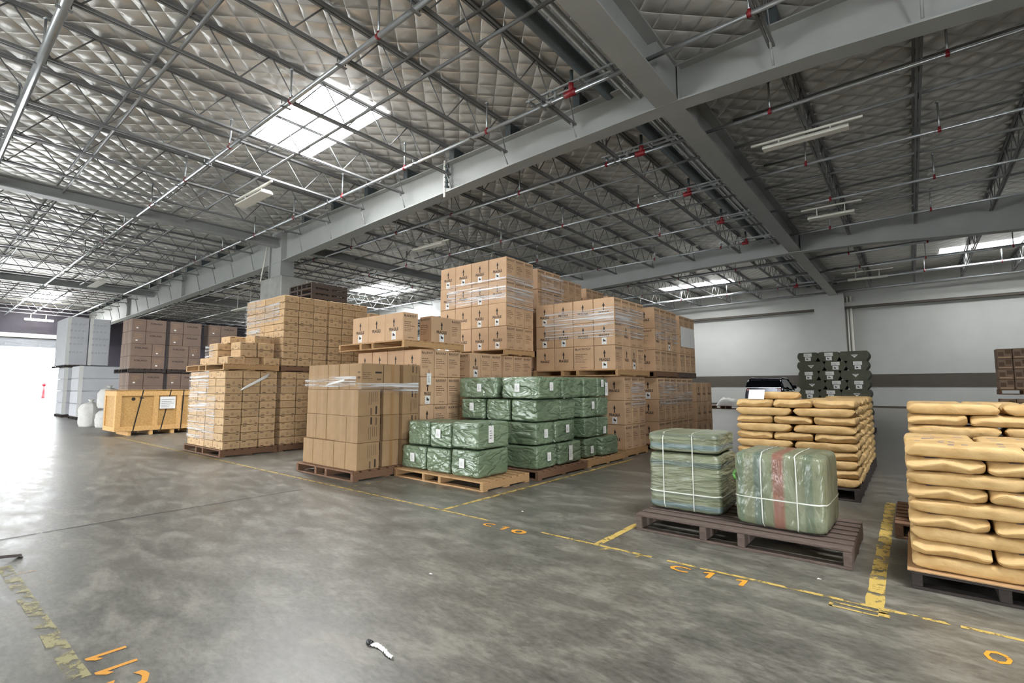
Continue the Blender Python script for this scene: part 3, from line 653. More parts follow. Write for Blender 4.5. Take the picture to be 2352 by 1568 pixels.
black_stack(X5 + .02, 12.9, .0, 1, 3, 3, .46, .42, .5, 'the low end stack', GB, kinds={(0, j, k): 'both' for j in range(3) for k in range(3)}, stick=lambda i, j, k: False)
tag(MB().box(X5 + .024, 11.9, 2.36, X5 + .03, 12.85, 2.85).build('paper_sheet', 'label_white'), 'large white sheet wrapped on the last rear right carton stack', 'sheet')
# small flat cartons, blocks of ten layers
SW, SD, SH = .475, .355, .159
SM = ['cardboard_small', 'tape_tan', 'ink', 'ink_soft', 'ink_faint']
def small_mesh(v, w=SW, d=SD, h=SH):
    def face(F, w, h, v):
        if v < 2:
            y = .8 if v == 0 else .1
            F.rect(w * .08, h * y, w * .3, h * (y + .08), 2); F.rect(w * .76, h * y, w * .9, h * (y + .08), 2)
            c = w / 2; F.poly([(c - w * .1, h * .42), (c, h * .22), (c + w * .1, h * .42), (c, h * .68)], 4); F.poly([(c - w * .04, h * .44), (c, h * .36), (c + w * .04, h * .44), (c, h * .56)], 0, 2)
            F.lines(w * .12, h * .34, w * .34, h * .58, 2, 4, 2, .3); F.lines(w * .68, h * .34, w * .9, h * .58, 2, 4, 7, .3)
        else:
            for t in (.12, .33, .52, .72): F.rect(w * t, h * .3, w * (t + .02), h * .6, 4); F.rect(w * (t + .04), h * .56, w * (t + .1), h * .62, 4); F.rect(w * (t + .06), h * .3, w * (t + .1), h * .36, 4)
            F.lines(w * .1, h * .7, w * .9, h * .84, 1, 4, 5)
    def draw(mb, F, Sd, w, d, h):
        face(F, w, h, (v + 1) % 3); face(Sd, d, h, v)
    return carton('carton', w, d, h, SM, draw, bev=.007)
SMALL = [small_mesh(v, SW - .02, SD - .018, SH - .007) for v in range(3)]
GS = 'small flat cartons'
def small(x, y, z, label, v=None, rz=0):
    o = link('flat_carton', SMALL[R_.choice((0, 0, 1, 1, 2)) if v is None else v], None, (x + R_.uniform(-.009, .012), y + R_.uniform(-.004, .004), z), rz + R_.uniform(-.012, .012))
    return tag(o, label, 'carton', GS)
def small_block(xr, yf, z, nx, ny, nz, name, want):
    for k in range(nz):
        for j in range(ny):
            for i in range(nx):
                if not want(i, j, k): continue
                lay = 'top layer' if k == nz - 1 else ('bottom layer' if k == 0 else ORD[k + 1] + ' layer')
                where = f'front column {ORD[i + 1]} from the corner' if j == 0 else (f'side column {ORD[j + 1]} from the corner' if i == 0 else f'inner {ORD[i]} {ORD[j]}')
                small(xr - (i + 1) * SW, yf + j * SD, z + k * SH, f'small flat carton, {lay}, {where} of {name}')
X1 = -10.78
pallet(X1 - 1.95, 4.12, 0, 1.98, 1.15, 'wood_brown', 'worn brown pallet under the low block of flat cartons', .145)
small_block(X1, 4.17, .145, 4, 3, 10, 'the low block', lambda i, j, k: i == 0 or j == 0 or k == 9)
pallet(X1 - 2.0, 4.1, .145 + 10 * SH, 2.06, 1.12, 'wood_pallet', 'bright pallet laid on top of the low block of flat cartons', .135)
zt = .145 + 10 * SH + .135
for x, y, k, lb in ((X1 - .02, 4.2, 0, 'loose flat carton at the front corner of the bright upper pallet'), (X1 - .52, 4.19, 0, 'loose flat carton left of the corner one on the bright upper pallet'),
        (X1 - .2, 4.58, 0, 'shaded loose flat carton set back in the bottom row of the upper pallet'), (X1 - .02, 4.94, 0, 'loose flat carton at the far end of the bright upper pallet'),
        (X1 - .66, 4.58, 0, 'inner loose flat carton carrying the left pile of the upper pallet'), (X1 - 1.02, 4.2, 0, 'front left loose flat carton under the silvery wrapped pair'),
        (X1 - .12, 4.48, 1, 'loose flat carton in the middle pile, second layer'), (X1 - .12, 4.85, 1, 'loose flat carton in the far pile, second layer'), (X1 - .82, 4.3, 1, 'loose flat carton in the silvery left pile, second layer'),
        (X1 - .12, 4.48, 2, 'loose flat carton in the middle pile, third layer'), (X1 - .12, 4.85, 2, 'loose flat carton in the far pile, third layer'), (X1 - .82, 4.3, 2, 'loose flat carton in the silvery left pile, third layer'),
        (X1 - .18, 4.78, 3, 'topmost flat carton over the far pile of the upper pallet'), (X1 - .72, 4.5, 3, 'topmost flat carton over the left piles of the upper pallet')):
    small(x - SW, y, zt + k * SH, lb)
Y2 = 5.32
pallet(X1 - 1.95, Y2 - .03, 0, 1.98, 1.1, 'wood_brown', 'floor pallet under the tall corner block of flat cartons', .145)
small_block(X1, Y2, .145, 4, 3, 10, 'the tall block base', lambda i, j, k: i == 0)
pallet(X1 - 1.95, Y2 - .03, 1.735, 1.98, 1.1, 'wood_brown', 'reddish pallet between the two tiers of the tall block of flat cartons', .13)
small_block(X1, Y2, 1.865, 4, 3, 10, 'the tall block', lambda i, j, k: i == 0 or j == 0 or k == 9)
Y3 = Y2 + 1.1
pallet(X1 - 1.95, Y3 - .02, 0, 1.98, 1.08, 'wood_brown', 'floor pallet under the second tall block of flat cartons', .145)
small_block(X1, Y3, .145, 1, 3, 10, 'the second block base', lambda i, j, k: j != 1)
pallet(X1 - 1.95, Y3 - .02, 1.735, 1.98, 1.08, 'wood_brown', 'raised pallet of the second tall block of flat cartons', .13)
small_block(X1, Y3, 1.865, 4, 3, 10, 'the second tall block', lambda i, j, k: i == 0 or k == 9)
Y4 = Y3 + 1.1
pallet(X1 - 1.95, Y4, 0, 1.98, 1.1, 'wood_brown', 'floor pallet under the third block of flat cartons', .145)
small_block(X1, Y4, .145, 1, 3, 10, 'the third block base', lambda i, j, k: j == 0)
pallet(X1 - 1.95, Y4, 1.735, 1.98, 1.1, 'wood_brown', 'raised pallet of the third block of flat cartons', .13)
small_block(X1, Y4 + .02, 1.865, 2, 3, 9, 'the third block', lambda i, j, k: i == 0 and (j == 0 or k > 6))
for k in range(4):
    pallet(X1 - 1.98, Y3 - .02, 1.865 + 10 * SH + k * .145, 1.15, 1.0, 'wood_black', f'dark empty pallet, {["lowest", "second", "third", "topmost"][k]} of four piled on the second tall block', .143, group='dark empty pallets')
# kraft boxes with tape down the narrow end
KM = ['cardboard_kraft', 'tape_brown', 'ink', 'ink_soft']
def kraft_mesh(w, d, h, kind):
    def narrow(F, w, h): F.rect(w * .42, .004, w * .62, h - .004, 1); F.rect(.004, h * .985, w - .004, h - .002, 1)
    def wide(F, w, h, flip):
        for i, t in enumerate((.55, .78)):
            lo, hi = ((.03, .3) if i == 0 else (.05, .36)) if flip else ((.68, .95) if i == 0 else (.64, .93))
            F.rect(w * t, h * lo, w * (t + .07), h * hi, 2 if i == (1 if flip else 0) else 3)
        a, b = ((.42, .92) if flip else (.1, .58))
        for t in (.47, .56, .65, .74, .83): F.rect(w * t, h * (a + .1 * (t > .6)), w * (t + .022), h * b, 3)
    def turned(F, w, h):
        F.rect(w * .62, h * .62, w * .92, h * .69, 2); F.lines(w * .06, h * .4, w * .55, h * .7, 4, 3, 9, .4); F.rect(w * .7, h * .36, w * .9, h * .42, 3)
    def draw(mb, F, Sd, w, d, h):
        if kind == 'turned': F.rect(w * .7, h * .62, w * .9, h * .69, 3); F.rect(w * .7, h * .42, w * .9, h * .5, 3); turned(Sd, d, h)
        elif kind == 'rot': wide(F, w, h, False); narrow(Sd, d, h)
        else: narrow(F, w, h); wide(Sd, d, h, kind == 'flip')
    return carton('carton', w, d, h, KM, draw)
KH = .404; _k = {}
def kraft(x, y, z, w, d, kind, label):
    k = (round(w, 3), round(d, 3), KH - .003, kind)
    if k not in _k: _k[k] = kraft_mesh(*k)
    return tag(link('kraft_carton', _k[k], None, (x + R_.uniform(-.005, .005), y + R_.uniform(-.01, .006), z), R_.uniform(-.01, .01)), label, 'carton', 'kraft cartons by the painted line')
pallet(-8.1, 4.3, 0, 1.63, 1.25, 'wood_brown', 'brown pallet under the kraft cartons with taped ends', .145)
KX = -6.5
for k in range(4):
    L = ['bottom layer', 'second layer', 'third layer', 'top layer'][k]; z = .145 + k * KH
    for i in range(5):
        dx, dy = (0, 0) if k == 0 else ((-.05 + R_.uniform(-.01, .01), .02) if i > 1 else (-.02, .01))
        if k == 3 and i == 0: kraft(KX - .34, 4.44, z, .32, .4, 'turned', 'kraft box turned to show printed lines, at the front corner on top'); continue
        if k == 3 and i == 1: kraft(KX - .632, 4.45, z, .283, .4, 'std', 'slightly sunk kraft box beside the turned one, top layer'); continue
        kraft(KX - (i + 1) * .31 + dx * .3, 4.38 + dy * (1.5 if i < 2 else 3), z, .303, .4, 'flip' if k % 2 == 0 else 'std', f'kraft box, {L}, {ORD[i + 1]} from the front corner along the aisle face')
    kraft(KX - .43, 4.87, z, .395, .31, 'rot', f'kraft box set crossways, {L}, middle of the short side')
    kraft(KX - .29 + .03, 5.2, z, .3, .33, 'std', f'kraft box at the rear end of the short side, {L}')
    for i in range(1, 5):
        if k == 3: kraft(KX - .3 - i * .31, 5.2, z, .303, .33, 'std', f'kraft box in the back row, {L}, {ORD[i]} from the rear corner')
# paper sheet stuck on a kraft box
# brown cartons at the back left
FM = ['cardboard_dark', 'tape_tan', 'ink', 'ink_faint', 'label_white']
def f_mesh(w, d, h, big):
    def draw(mb, F, Sd, w, d, h):
        if big: Sd.text('FORLAND', d * .2, h * .6, d * .6, h * .14, 2, .03)
        else: Sd.lines(d * .2, h * .45, d * .8, h * .85, 3, 3, 5); Sd.rect(d * .3, h * .22, d * .45, h * .32, 4)
        F.rect(w * .45, .01, w * .55, h - .01, 3)
    return carton('carton', w, d, h, FM, draw)
_f = {}
def fcart(x, y, z, w, d, h, big, label):
    k = (round(w, 3), round(d, 3), round(h, 3), big)
    if k not in _f: _f[k] = f_mesh(*k)
    return tag(link('brown_carton', _f[k], None, (x, y, z)), label, 'carton', 'dark brown lettered cartons')
XF = -19.6
for q, (y0, nm, hid) in enumerate(((4.68, 'brown stack by the foam', 0), (5.75, 'middle brown stack', 0), (6.95, 'brown stack behind the wrapped block', 0))):
    pallet(XF - 1.6, y0 - .04, 0, 1.64, 1.04, 'wood_black', 'black floor pallet under ' + nm)
    zz = .14
    for k in range(4):
        a, b = (.4, .56)
        fcart(XF - .52, y0, zz, .52, a - .01, .425, False, f'narrow brown carton, {ORD[k + 1]} layer, lower tier of {nm}'); fcart(XF - .52, y0 + a, zz, .52, b - .01, .425, True, f'wide lettered carton, {ORD[k + 1]} layer, lower tier of {nm}')
        if q == 0: fcart(XF - 1.06, y0, zz, .53, .5, .425, False, f'grey-lit brown carton, {ORD[k + 1]} layer, door end, lower tier of {nm}')
        zz += .43
    pallet(XF - 1.6, y0 - .04, zz, 1.64, 1.04, 'wood_black', 'black raised pallet in ' + nm, .13); zz += .13
    for k in range(4):
        if k < 2:
            fcart(XF - .36, y0, zz, .36, .58, .405, True, f'wide lettered carton, {ORD[k + 1]} layer, upper tier of {nm}'); fcart(XF - .52, y0 + .59, zz, .52, .36, .405, False, f'narrow brown carton, {ORD[k + 1]} layer, upper tier of {nm}')
            if q == 0:
                for i in (1, 2): fcart(XF - .37 * (i + 1), y0, zz, .36, .58, .405, False, f'grey-lit slim carton, {ORD[k + 1]} layer, {ORD[i]} along door end of upper {nm}')
        else:
            fcart(XF - .52, y0, zz, .52, .38, .405, False, f'narrow brown carton, {ORD[k + 1]} layer, upper tier of {nm}'); fcart(XF - .52, y0 + .39, zz, .52, .56, .405, True, f'wide lettered carton, {ORD[k + 1]} layer, upper tier of {nm}')
            if q == 0: fcart(XF - 1.06, y0, zz, .53, .5, .405, False, f'grey-lit carton, {ORD[k + 1]} layer, door end of upper {nm}')
        zz += .41
# white foam blocks
def foam(x0, y0, z0, w, d, h, label, seed=0):
    mb = MB().box(0, 0, 0, w, d, h, 0, .03); F = side(mb, w, 0, 0)
    r = random.Random(seed)
    for zz in [h * t for t in (.25, .42, .55, .7, .84)]:
        a = .12
        while a < d - .15 and seed: F.rect(a, zz, a + .03, zz + .09, 1); F.rect(a + .05, zz + .02, a + .08, zz + .09, 1); a += r.uniform(.12, .16)
    F.rect(0.0, 0, .14, h, 2); return tag(mb.build('foam_block', ['foam_white', 'foam_print', 'label_white'], None, (x0, y0, z0)), label, 'foam block', 'white foam blocks')
plain('foam_print', (176, 178, 184), .8)
XA = -28.0
for nm, xr, y0 in (('near', XA, 4.92), ('far', -30.9, 4.9)):
    pallet(xr - 1.5, y0, 0, 1.5, 1.5, 'wood_black', f'dark pallet under the {nm} column of white foam', .12)
    for k in range(4): foam(xr - 1.48, y0 + .02, .12 + k * .55, 1.46, 1.45, .545, f'white foam block, {["bottom", "second", "third", "top"][k]} of the {nm} lower column beside the doorway')
pallet(-33.6, 4.85, 2.33, 2.9, 1.7, 'wood_black', 'dark pallet between the upper and lower white foam blocks', .1)
foam(-33.4, 4.9, 2.43, 2.5, .8, 2.28, 'printed white foam tower in the upper tier, half closest to the doorway', 3)
foam(-33.4, 5.72, 2.43, 2.5, .8, 2.28, 'printed white foam tower in the upper tier, half closest to the brown cartons', 4)
# tied white bags
def bag(x, y, z, r, h, label, seed):
    mb = MB()
    def fn(u, v):
        t = u * 2 * math.pi; prof = [(.0, .05), (.9, .0), (1.0, .12), (1.03, .4), (.97, .68), (.72, .86), (.25, .93), (.14, .96), (.3, 1.03), (.05, 1.05)]
        q = v * (len(prof) - 1); i = min(int(q), len(prof) - 2); f = q - i; rr = prof[i][0] * (1 - f) + prof[i + 1][0] * f; zz = prof[i][1] * (1 - f) + prof[i + 1][1] * f
        k = 1 + .1 * N.noise(Vector((math.cos(t) * 2 + seed, math.sin(t) * 2, zz * 3))) + .05 * math.sin(t * 7 + seed) * (zz > .5)
        return (math.cos(t) * rr * r * k, math.sin(t) * rr * r * k, zz * h)
    mb.grid(fn, 28, 27); return tag(mb.build('bulk_bag', 'bag_white', None, (x, y, z)), label, 'bag', 'tied white bags')
bag(-23.0, 4.45, 0, .33, .92, 'single tied white bag on the floor before the foam blocks', 1)
bag(-22.1, 4.75, 0, .34, .66, 'lower white bag of the two piled behind the timber crate', 5)
bag(-22.1, 4.75, .66, .31, .76, 'upper tied white bag resting on another behind the timber crate', 9)
# timber crate
cr = empty('shipping_crate', (-18.85, 3.95, 0)); tag(cr, 'long timber shipping crate with strand board panels and black straps', 'crate')
CW, CDp, CZ0, CZ1 = 1.25, 2.6, .13, 1.3
MB().box(.03, .03, CZ0, CW - .03, CDp - .03, CZ1 - .02).build('panel', 'osb', cr)
m = MB(); xs = CW - .03
m.box(xs, 0, CZ1 - .16, CW, CDp, CZ1, 0, .003); m.box(xs, 0, CZ0, CW, CDp, CZ0 + .13, 0, .003)
for y in (0, .9, 1.5, 2.1, CDp - .13): m.box(xs, y, CZ0 + .13, CW, y + .13, CZ1 - .16, 0, .003)
m.box(0, 0, CZ1 - .16, CW - .03, .03, CZ1, 0, .003); m.box(0, 0, CZ0, CW - .03, .03, CZ0 + .13, 0, .003)
for x in (0, CW - .16): m.box(x, 0, CZ0 + .13, x + .12, .03, CZ1 - .16, 0, .003)
m.build('frame', 'lumber', cr)
MB().box(0, 0, CZ1 - .02, CW, CDp, CZ1 + .01, 0, .003).build('lid', 'lumber', cr)
for y in (.32, .85, 1.4, 1.95): MB().box(.05, y, 0, CW - .02, y + .08, CZ0, 0, .004).build('skid', 'lumber', cr)
for y0, y1 in ((.42, .62), (1.1, 1.32), (1.62, 1.66), (2.15, 2.22)): MB().add([(CW + .002, y0, CZ0), (CW + .002, y0 + .03, CZ0), (CW + .002, y1 + .03, CZ1 + .012), (CW + .002, y1, CZ1 + .012)], [(0, 1, 2, 3)]).add([(CW, y1, CZ1 + .013), (CW, y1 + .03, CZ1 + .013), (0, y1 + .03, CZ1 + .013), (0, y1, CZ1 + .013)], [(0, 1, 2, 3)]).build('strap', 'strap_black', cr)
mb = MB(); F = side(mb, CW + .004, 1.06, .75); F.rect(0, 0, .4, .36, 0); F.lines(.04, .04, .36, .32, 5, 1, 2, .25); mb.build('shipping_document', ['label_white', 'paper_print'], cr)
mb = MB(); F = side(mb, CW + .004, 2.28, .85); F.rect(0, 0, .2, .3, 0); mb.build('shipping_document', ['label_white', 'paper_print'], cr)
mb = MB(); F = side(mb, CW - .026, .36, 1.0); F.poly([(.05 + .05 * math.cos(t), .05 + .05 * math.sin(t)) for t in [i * math.pi / 5 for i in range(10)]], 0); F.rect(.2, .06, .3, .09, 0); mb.build('stencil_mark', ['ink'], cr)
# ------------------------------------------------------------ green sleeved bales
SHAPE = {}
def bale_mesh(w, d, h, seed, mat='bale_green', n=30, k=14, amp=.02, bulge=0):
    mb = MB(); off = Vector((seed * 3.7, seed * 1.3, seed * 2.1))
    def shape(p):
        q = (abs(p.x) ** k + abs(p.y) ** k + abs(p.z) ** k) ** (1 / k); p = p / q
        s = Vector((p.x * w / 2, p.y * d / 2, p.z * h / 2))
        a = N.noise(Vector((s.x * 4, s.y * 4, s.z * 11)) + off); b = abs(N.noise(Vector((s.x * 9 + s.z * 9, s.y * 9 + s.z * 7, s.z * 5)) + off * 2))
        c2 = N.noise(Vector((s.x * 6 + s.y * 3, s.y * 6 - s.z * 5, s.z * 6 + s.x * 4)) + off * .7); cr = max(0, 1 - abs(c2) * 7) ** 1.5
        e = .5 * (1 + a) * .45 + b * .4 + .55 * (1 - cr)
        if bulge: s *= 1 + bulge * (1 - max(abs(p.x), abs(p.y)) ** 2 * .2) * (N.noise(s * 2.5 + off)) * .5
        return s * (1 - amp * 2.2 * e) + Vector((0, 0, h / 2))
    for ax in range(3):
        for sg in (-1, 1):
            def fn(u, v):
                c = [0, 0, 0]; c[ax] = sg; b, dd = (ax + 1) % 3, (ax + 2) % 3
                f = lambda t: math.copysign(1 - (1 - abs(2 * t - 1)) ** 1.35, 2 * t - 1)
                c[b] = f(u) * sg; c[dd] = f(v); return shape(Vector(c))
            mb.grid(fn, n, n)
    me = mb.mesh('green_bale', mat); SHAPE[me.name] = shape; return me
def paper(parent, w, h, loc, side_=False, ink=True, nm='paper_label'):
    mb = MB(); F = front(mb, -w / 2, 0, -h / 2); F.rect(0, 0, w, h, 0, 1)
    if ink: F.lines(w * .25, h * .25, w * .75, h * .8, 4, 1, int(w * 999), .3)
    o = mb.build(nm, ['label_white', 'paper_print'], parent, loc)
    if side_: o.rotation_euler = (0, 0, math.pi / 2)
    return o
def hangtag(parent, w, h, loc, side_=True):
    o = paper(parent, w, h, loc, side_, True, 'hanging_tag'); s = MB().bar((0, -.004, h / 2 - .01), (0, -.004, h / 2 + .06), .004, 4).build('tie', 'paper_print', o); return o
_bs = [0]
def gbale(x0, y0, z0, w, d, h, label, F=None, Sd=None, tg=None, rz=0):
    _bs[0] += 1
    o = link('green_bale', bale_mesh(w, d, h, _bs[0]), None, (x0 + w / 2, y0 + d / 2, z0), rz); tag(o, label, 'bale', 'green wrapped bales')
    if F: paper(o, .1, .13, (F[0] * w / 2, -d / 2 - .003, h * F[1]))
    if Sd: paper(o, .1, .13, (w / 2 + .003, Sd[0] * d / 2, h * Sd[1]), True)
    if tg: hangtag(o, .11, .24, (w / 2 + .004, tg[0] * d / 2, h * tg[1]))
    return o
pallet(-6.43, 5.02, 0, 1.92, 1.0, 'wood_pallet', 'pale pallet with exposed deck under the nearest six green bales', .13, rz=-.02)
q = .134
gbale(-6.38, 5.1, q, .58, .66, .36, 'labelled green bale at the left end of the bottom row, nearest pallet', F=(0, .5))
gbale(-5.78, 5.08, q, .53, .66, .36, 'creased green bale in the middle of the bottom row, nearest pallet')
gbale(-5.23, 5.06, q, .55, .7, .385, 'labelled green bale at the corner of the bottom row, nearest pallet', F=(-.1, .5))
gbale(-6.26, 5.12, q + .362, .52, .66, .38, 'unlabelled green bale at the left end of the top row, nearest pallet')
gbale(-5.73, 5.1, q + .362, .48, .66, .38, 'labelled green bale in the middle of the top row, nearest pallet', F=(-.1, .55))
gbale(-5.23, 5.06, q + .386, .55, .72, .38, 'star-creased green bale with a long hanging tag, top corner of nearest pallet', tg=(-.25, .55))
pallet(-6.2, 6.08, 0, 1.8, 1.42, 'wood_brown', 'brown pallet under the middle stack of green bales', .135)
H = .355; q = .14
GB2 = [(-5.18, 6.12, 0, .73, .58, 'labelled green bale at the front corner, bottom of the middle pallet', None, (.1, .5), None), (-5.18, 6.72, 0, .74, .72, 'green bale with a hanging tag, bottom rear of the middle pallet', None, None, (-.1, .5)),
       (-6.1, 6.14, 0, .88, .6, 'hidden-fronted green bale, bottom left of the middle pallet', None, None, None),
       (-5.3, 6.14, 1, .82, .52, 'glossy labelled green bale at the front corner, second layer of the middle pallet', None, (.0, .5), None), (-5.3, 6.68, 1, .82, .62, 'green bale with a torn label, second layer rear of the middle pallet', None, (.1, .6), None),
       (-6.14, 6.16, 1, .8, .6, 'green bale with only its top ledge showing, second layer left of the middle pallet', None, None, None),
       (-6.11, 6.15, 2, .56, .62, 'smooth labelled green bale at the left end, third layer of the middle pallet', (0, .6), None, None), (-5.52, 6.15, 2, .5, .62, 'crumpled small green bale in the middle, third layer of the middle pallet', None, None, None),
       (-5.0, 6.15, 2, .52, .68, 'knotted green bale at the corner, third layer of the middle pallet', None, None, None), (-5.2, 6.85, 2, .7, .5, 'plain green bale behind the knotted one, third layer of the middle pallet', None, None, None),
       (-6.17, 6.14, 3, .9, .6, 'long labelled green bale, top left of the middle pallet', (.15, .5), None, None), (-5.18, 6.12, 3, .78, .64, 'long labelled green bale, top corner of the middle pallet', (-.1, .5), (0, .55), None),
       (-5.2, 6.8, 3, .78, .62, 'green bale with slipping cover, top rear of the middle pallet', None, None, None)]
for x, y, k, w, d, lb, F, Sd, tg in GB2: gbale(x, y, q + k * H, w, d, H - .002, lb, F, Sd, tg)
pallet(-6.2, 7.56, 0, 1.8, 1.4, 'wood_pallet', 'orange-tinted pallet under the rear stack of green bales', .14)
for x, y, k, w, d, lb, F, Sd, tg in [(-5.2, 7.6, 0, .73, .4, 'labelled green bale, bottom front of the rear pallet', None, (0, .4), None), (-5.2, 8.02, 0, .82, .66, 'bulging green bale, bottom rear corner of the rear pallet', None, None, None),
        (-5.2, 7.55, 1, .75, .44, 'green bale, second layer front of the rear pallet', None, None, None), (-5.2, 8.0, 1, .75, .42, 'green bale with a narrow label, second layer of the rear pallet', None, (.1, .3), None),
        (-5.2, 7.52, 2, .75, .46, 'green bale with a white label, third layer of the rear pallet', None, (.3, .6), None), (-5.2, 8.0, 2, .75, .42, 'sagging green bale, third layer rear of the rear pallet', None, None, None),
        (-5.2, 7.52, 3, .75, .48, 'green bale, top front of the rear pallet', None, None, None), (-5.2, 8.02, 3, .75, .38, 'green bale with two papers hanging off its corner, top rear of the rear pallet', None, (-.2, .7), (.6, .4)),
        (-6.15, 7.6, 0, .9, .6, 'bottom left green bale hidden in the rear pallet', None, None, None), (-6.15, 7.6, 1, .9, .6, 'second layer left green bale in the rear pallet', None, None, None), (-6.15, 7.6, 2, .9, .6, 'third layer left green bale in the rear pallet', None, None, None),
        (-6.15, 7.58, 3, .9, .6, 'top left green bale of the rear pallet', None, None, None)]:
    gbale(x, y, q + .005 + k * H, w, d, H - .002, lb, F, Sd, tg)
# hanging tag on the brown stack beside them
for o in bpy.data.objects:
    if o.name.startswith('blackout_carton') and o.get('label', '').startswith('brown carton, third layer, first from right in front, the stack behind the kraft'):
        hangtag(o, .1, .2, (.46 - .006 + .004, .17, .44)); break
# ------------------------------------------------------------ two big strapped bales on the dark pallet
pallet(-2.19, 4.66, 0, 1.76, 1.04, 'wood_dark', 'dark stained pallet in the marked bay under two pale strapped bales', .155)
def strap_loop(o, shape, at, axis, wd=.006):
    m = MB(); pts = []; n = 60
    for q in range(n + 1):       # walk once round the bale on the unit cube
        t = 4 * q / n % 4; a = t - int(t); c = [(2 * a - 1, -1), (1, 2 * a - 1), (1 - 2 * a, 1), (-1, 1 - 2 * a)][int(t)]
        pts.append(Vector((c[0], c[1], at)) if axis == 'h' else Vector((at, c[0], -c[1])))
    vs = []
    for p in pts:
        for sg in (-1, 1):
            e = p + (Vector((0, 0, wd * 1.3 * sg * 2)) if axis == 'h' else Vector((wd * 2.2 * sg, 0, 0)))
            P = shape(e); nm = Vector((p.x, p.y, 0)) if axis == 'h' else Vector((0, p.y, p.z)); vs.append(P + nm.normalized() * .006)
    m.add(vs, [(2 * k, 2 * k + 2, 2 * k + 3, 2 * k + 1) for k in range(n)], 0, True); return m.build('strap', 'strap_white', o)
def big_bale(x0, y0, z0, w, d, h, seed, mat, label, rz, vs, hz, seam=None):
    o = empty('strapped_bale', (x0 + w / 2, y0 + d / 2, z0), rz); tag(o, label, 'bale', 'pale strapped bales')
    me = bale_mesh(w, d, seam or h, seed, mat, 34, 12, .008, .03); sh = SHAPE[me.name]; link('body', me, o)
    whole = sh
    if seam:
        me2 = bale_mesh(w * .99, d, h - seam, seed + 3, mat, 30, 12, .012, .03); link('top_cover', me2, o, (-.01, 0, seam))
        def whole(p):
            s2 = Vector((w / 2 * p.x, d / 2 * p.y, h / 2 * p.z)); q = (abs(p.x) ** 16 + abs(p.y) ** 16 + abs(p.z) ** 16) ** (1 / 16); return s2 / q * .985 + Vector((0, 0, h / 2 + .004))
    for a in vs: strap_loop(o, whole, a, 'v')
    strap_loop(o, whole, hz, 'h'); return o
bl = big_bale(-2.2, 4.98, .157, .72, .68, .775, 21, 'sleeve_wrapped', 'pale green strapped bale with wrinkled wrap, taller one at the left of the dark pallet', .03, (-.55, .28), -.55, .58)
br = big_bale(-1.32, 4.86, .157, .73, .74, .655, 33, 'sleeve_banded', 'pale green strapped bale showing a reddish band, bulkier one on the dark pallet', -.03, (-.35, .42), -.22)
m = MB().path([(-.33, -.3, .5), (-.36, -.36, .44), (-.34, -.37, .4)], .012, 6); m.build('knot', 'green_tie', br)
# ------------------------------------------------------------ paper sacks
def sack_mesh(L, Wd, H, seed):
    mb = MB(); off = Vector((seed * 5.1, seed * 2.3, 0)); nu, nv = 28, 28
    def fn(u, v):
        x = 2 * u - 1; s = abs(x); a = v * 2 * math.pi; ca, sa = math.cos(a), math.sin(a)
        tk = H / 2 * (max(0, 1 - s ** 9) ** .6) + .004; wd = Wd / 2 * (1 - .03 * s ** 8)
        y = wd * math.copysign(abs(ca) ** .3, ca); z = tk * math.copysign(abs(sa) ** .5, sa)
        if s > .8: z += .02 * math.sin(y * 24 + seed * 2) * (s - .8) / .2
        n = (N.noise(Vector((x * 2.2, y * 5, z * 6)) + off) * .012 + N.noise(Vector((x * 5, y * 12, sa)) + off) * .006) * (.35 + .65 * min(1, max(0, (sa + .4) / .6)))
        z = max(-H / 2 + .0005, min(H / 2 - .0015, z + n * min(1, abs(sa) * 1.6))); y += n * .8 * abs(ca)
        return (x * L / 2 * (1 - .012 * abs(ca) ** 4), y, z + H / 2)
    mb.grid(fn, nu, nv)
    for u in (0, 1): mb.add([fn(u, j / nv) for j in range(nv)], [tuple(range(nv)) if u == 0 else tuple(range(nv - 1, -1, -1))])
    return mb.mesh('paper_sack', 'sack_paper')
SK = {}
def sack(x, y, z, L, Wd, H, rz, label):
    k = (round(L, 2), round(Wd, 2), round(H, 3), R_.randrange(4))
    if k not in SK: SK[k] = sack_mesh(k[0], k[1], k[2], k[3] + len(SK))
    return tag(link('paper_sack', SK[k], None, (x, y, z), rz + R_.uniform(-.01, .01) + R_.choice((0, math.pi))), label, 'sack', 'kraft paper sacks')
def sack_pallet(x0, y0, z0, Wt, Dt, nl, h, name, keep, first=0):
    for k in range(nl):
        lay = 'top layer' if k == nl - 1 else ('bottom layer' if k == 0 else ORD[k + 1] + ' layer'); z = z0 + k * h
        for row in (0, 1):
            two = ((k + row + first) % 2 == 0); n = 2 if two else 3; rd = Dt * (.41 if two else .59)
            ry = y0 if row == 0 else y0 + Dt * (.41 if ((k + first) % 2 == 0) else .59)
            for i in range(n):
                if not keep(k, row, i, n, nl): continue
                cx = x0 + Wt * (i + .5) / n + R_.uniform(-.004, .004); cy = ry + rd / 2 + R_.uniform(-.006, .003)
                where = f'{ORD[i + 1]} of {["", "", "two", "three"][n]}, {"front" if row == 0 else "back"} row'
                lb = f'paper sack, {lay}, {where}, {name}'
                if two: sack(cx, cy, z, Wt / n * .97, rd * .975, h - .001, 0, lb)
                else: sack(cx, cy, z, rd * .985, Wt / n * .965, h - .001, math.pi / 2, lb)
allk = lambda k, r, i, n, nl: True
pallet(-1.92, 7.38, 0, 1.36, 1.06, 'wood_black', 'dark pallet under the sack stack behind the strapped bales', .15)
sack_pallet(-1.95, 7.4, .152, 1.4, 1.04, 10, .107, 'stack behind the strapped bales', allk)
pallet(-1.92, 8.6, 0, 1.36, 1.06, 'wood_black', 'dark pallet under the second sack stack back', .15)
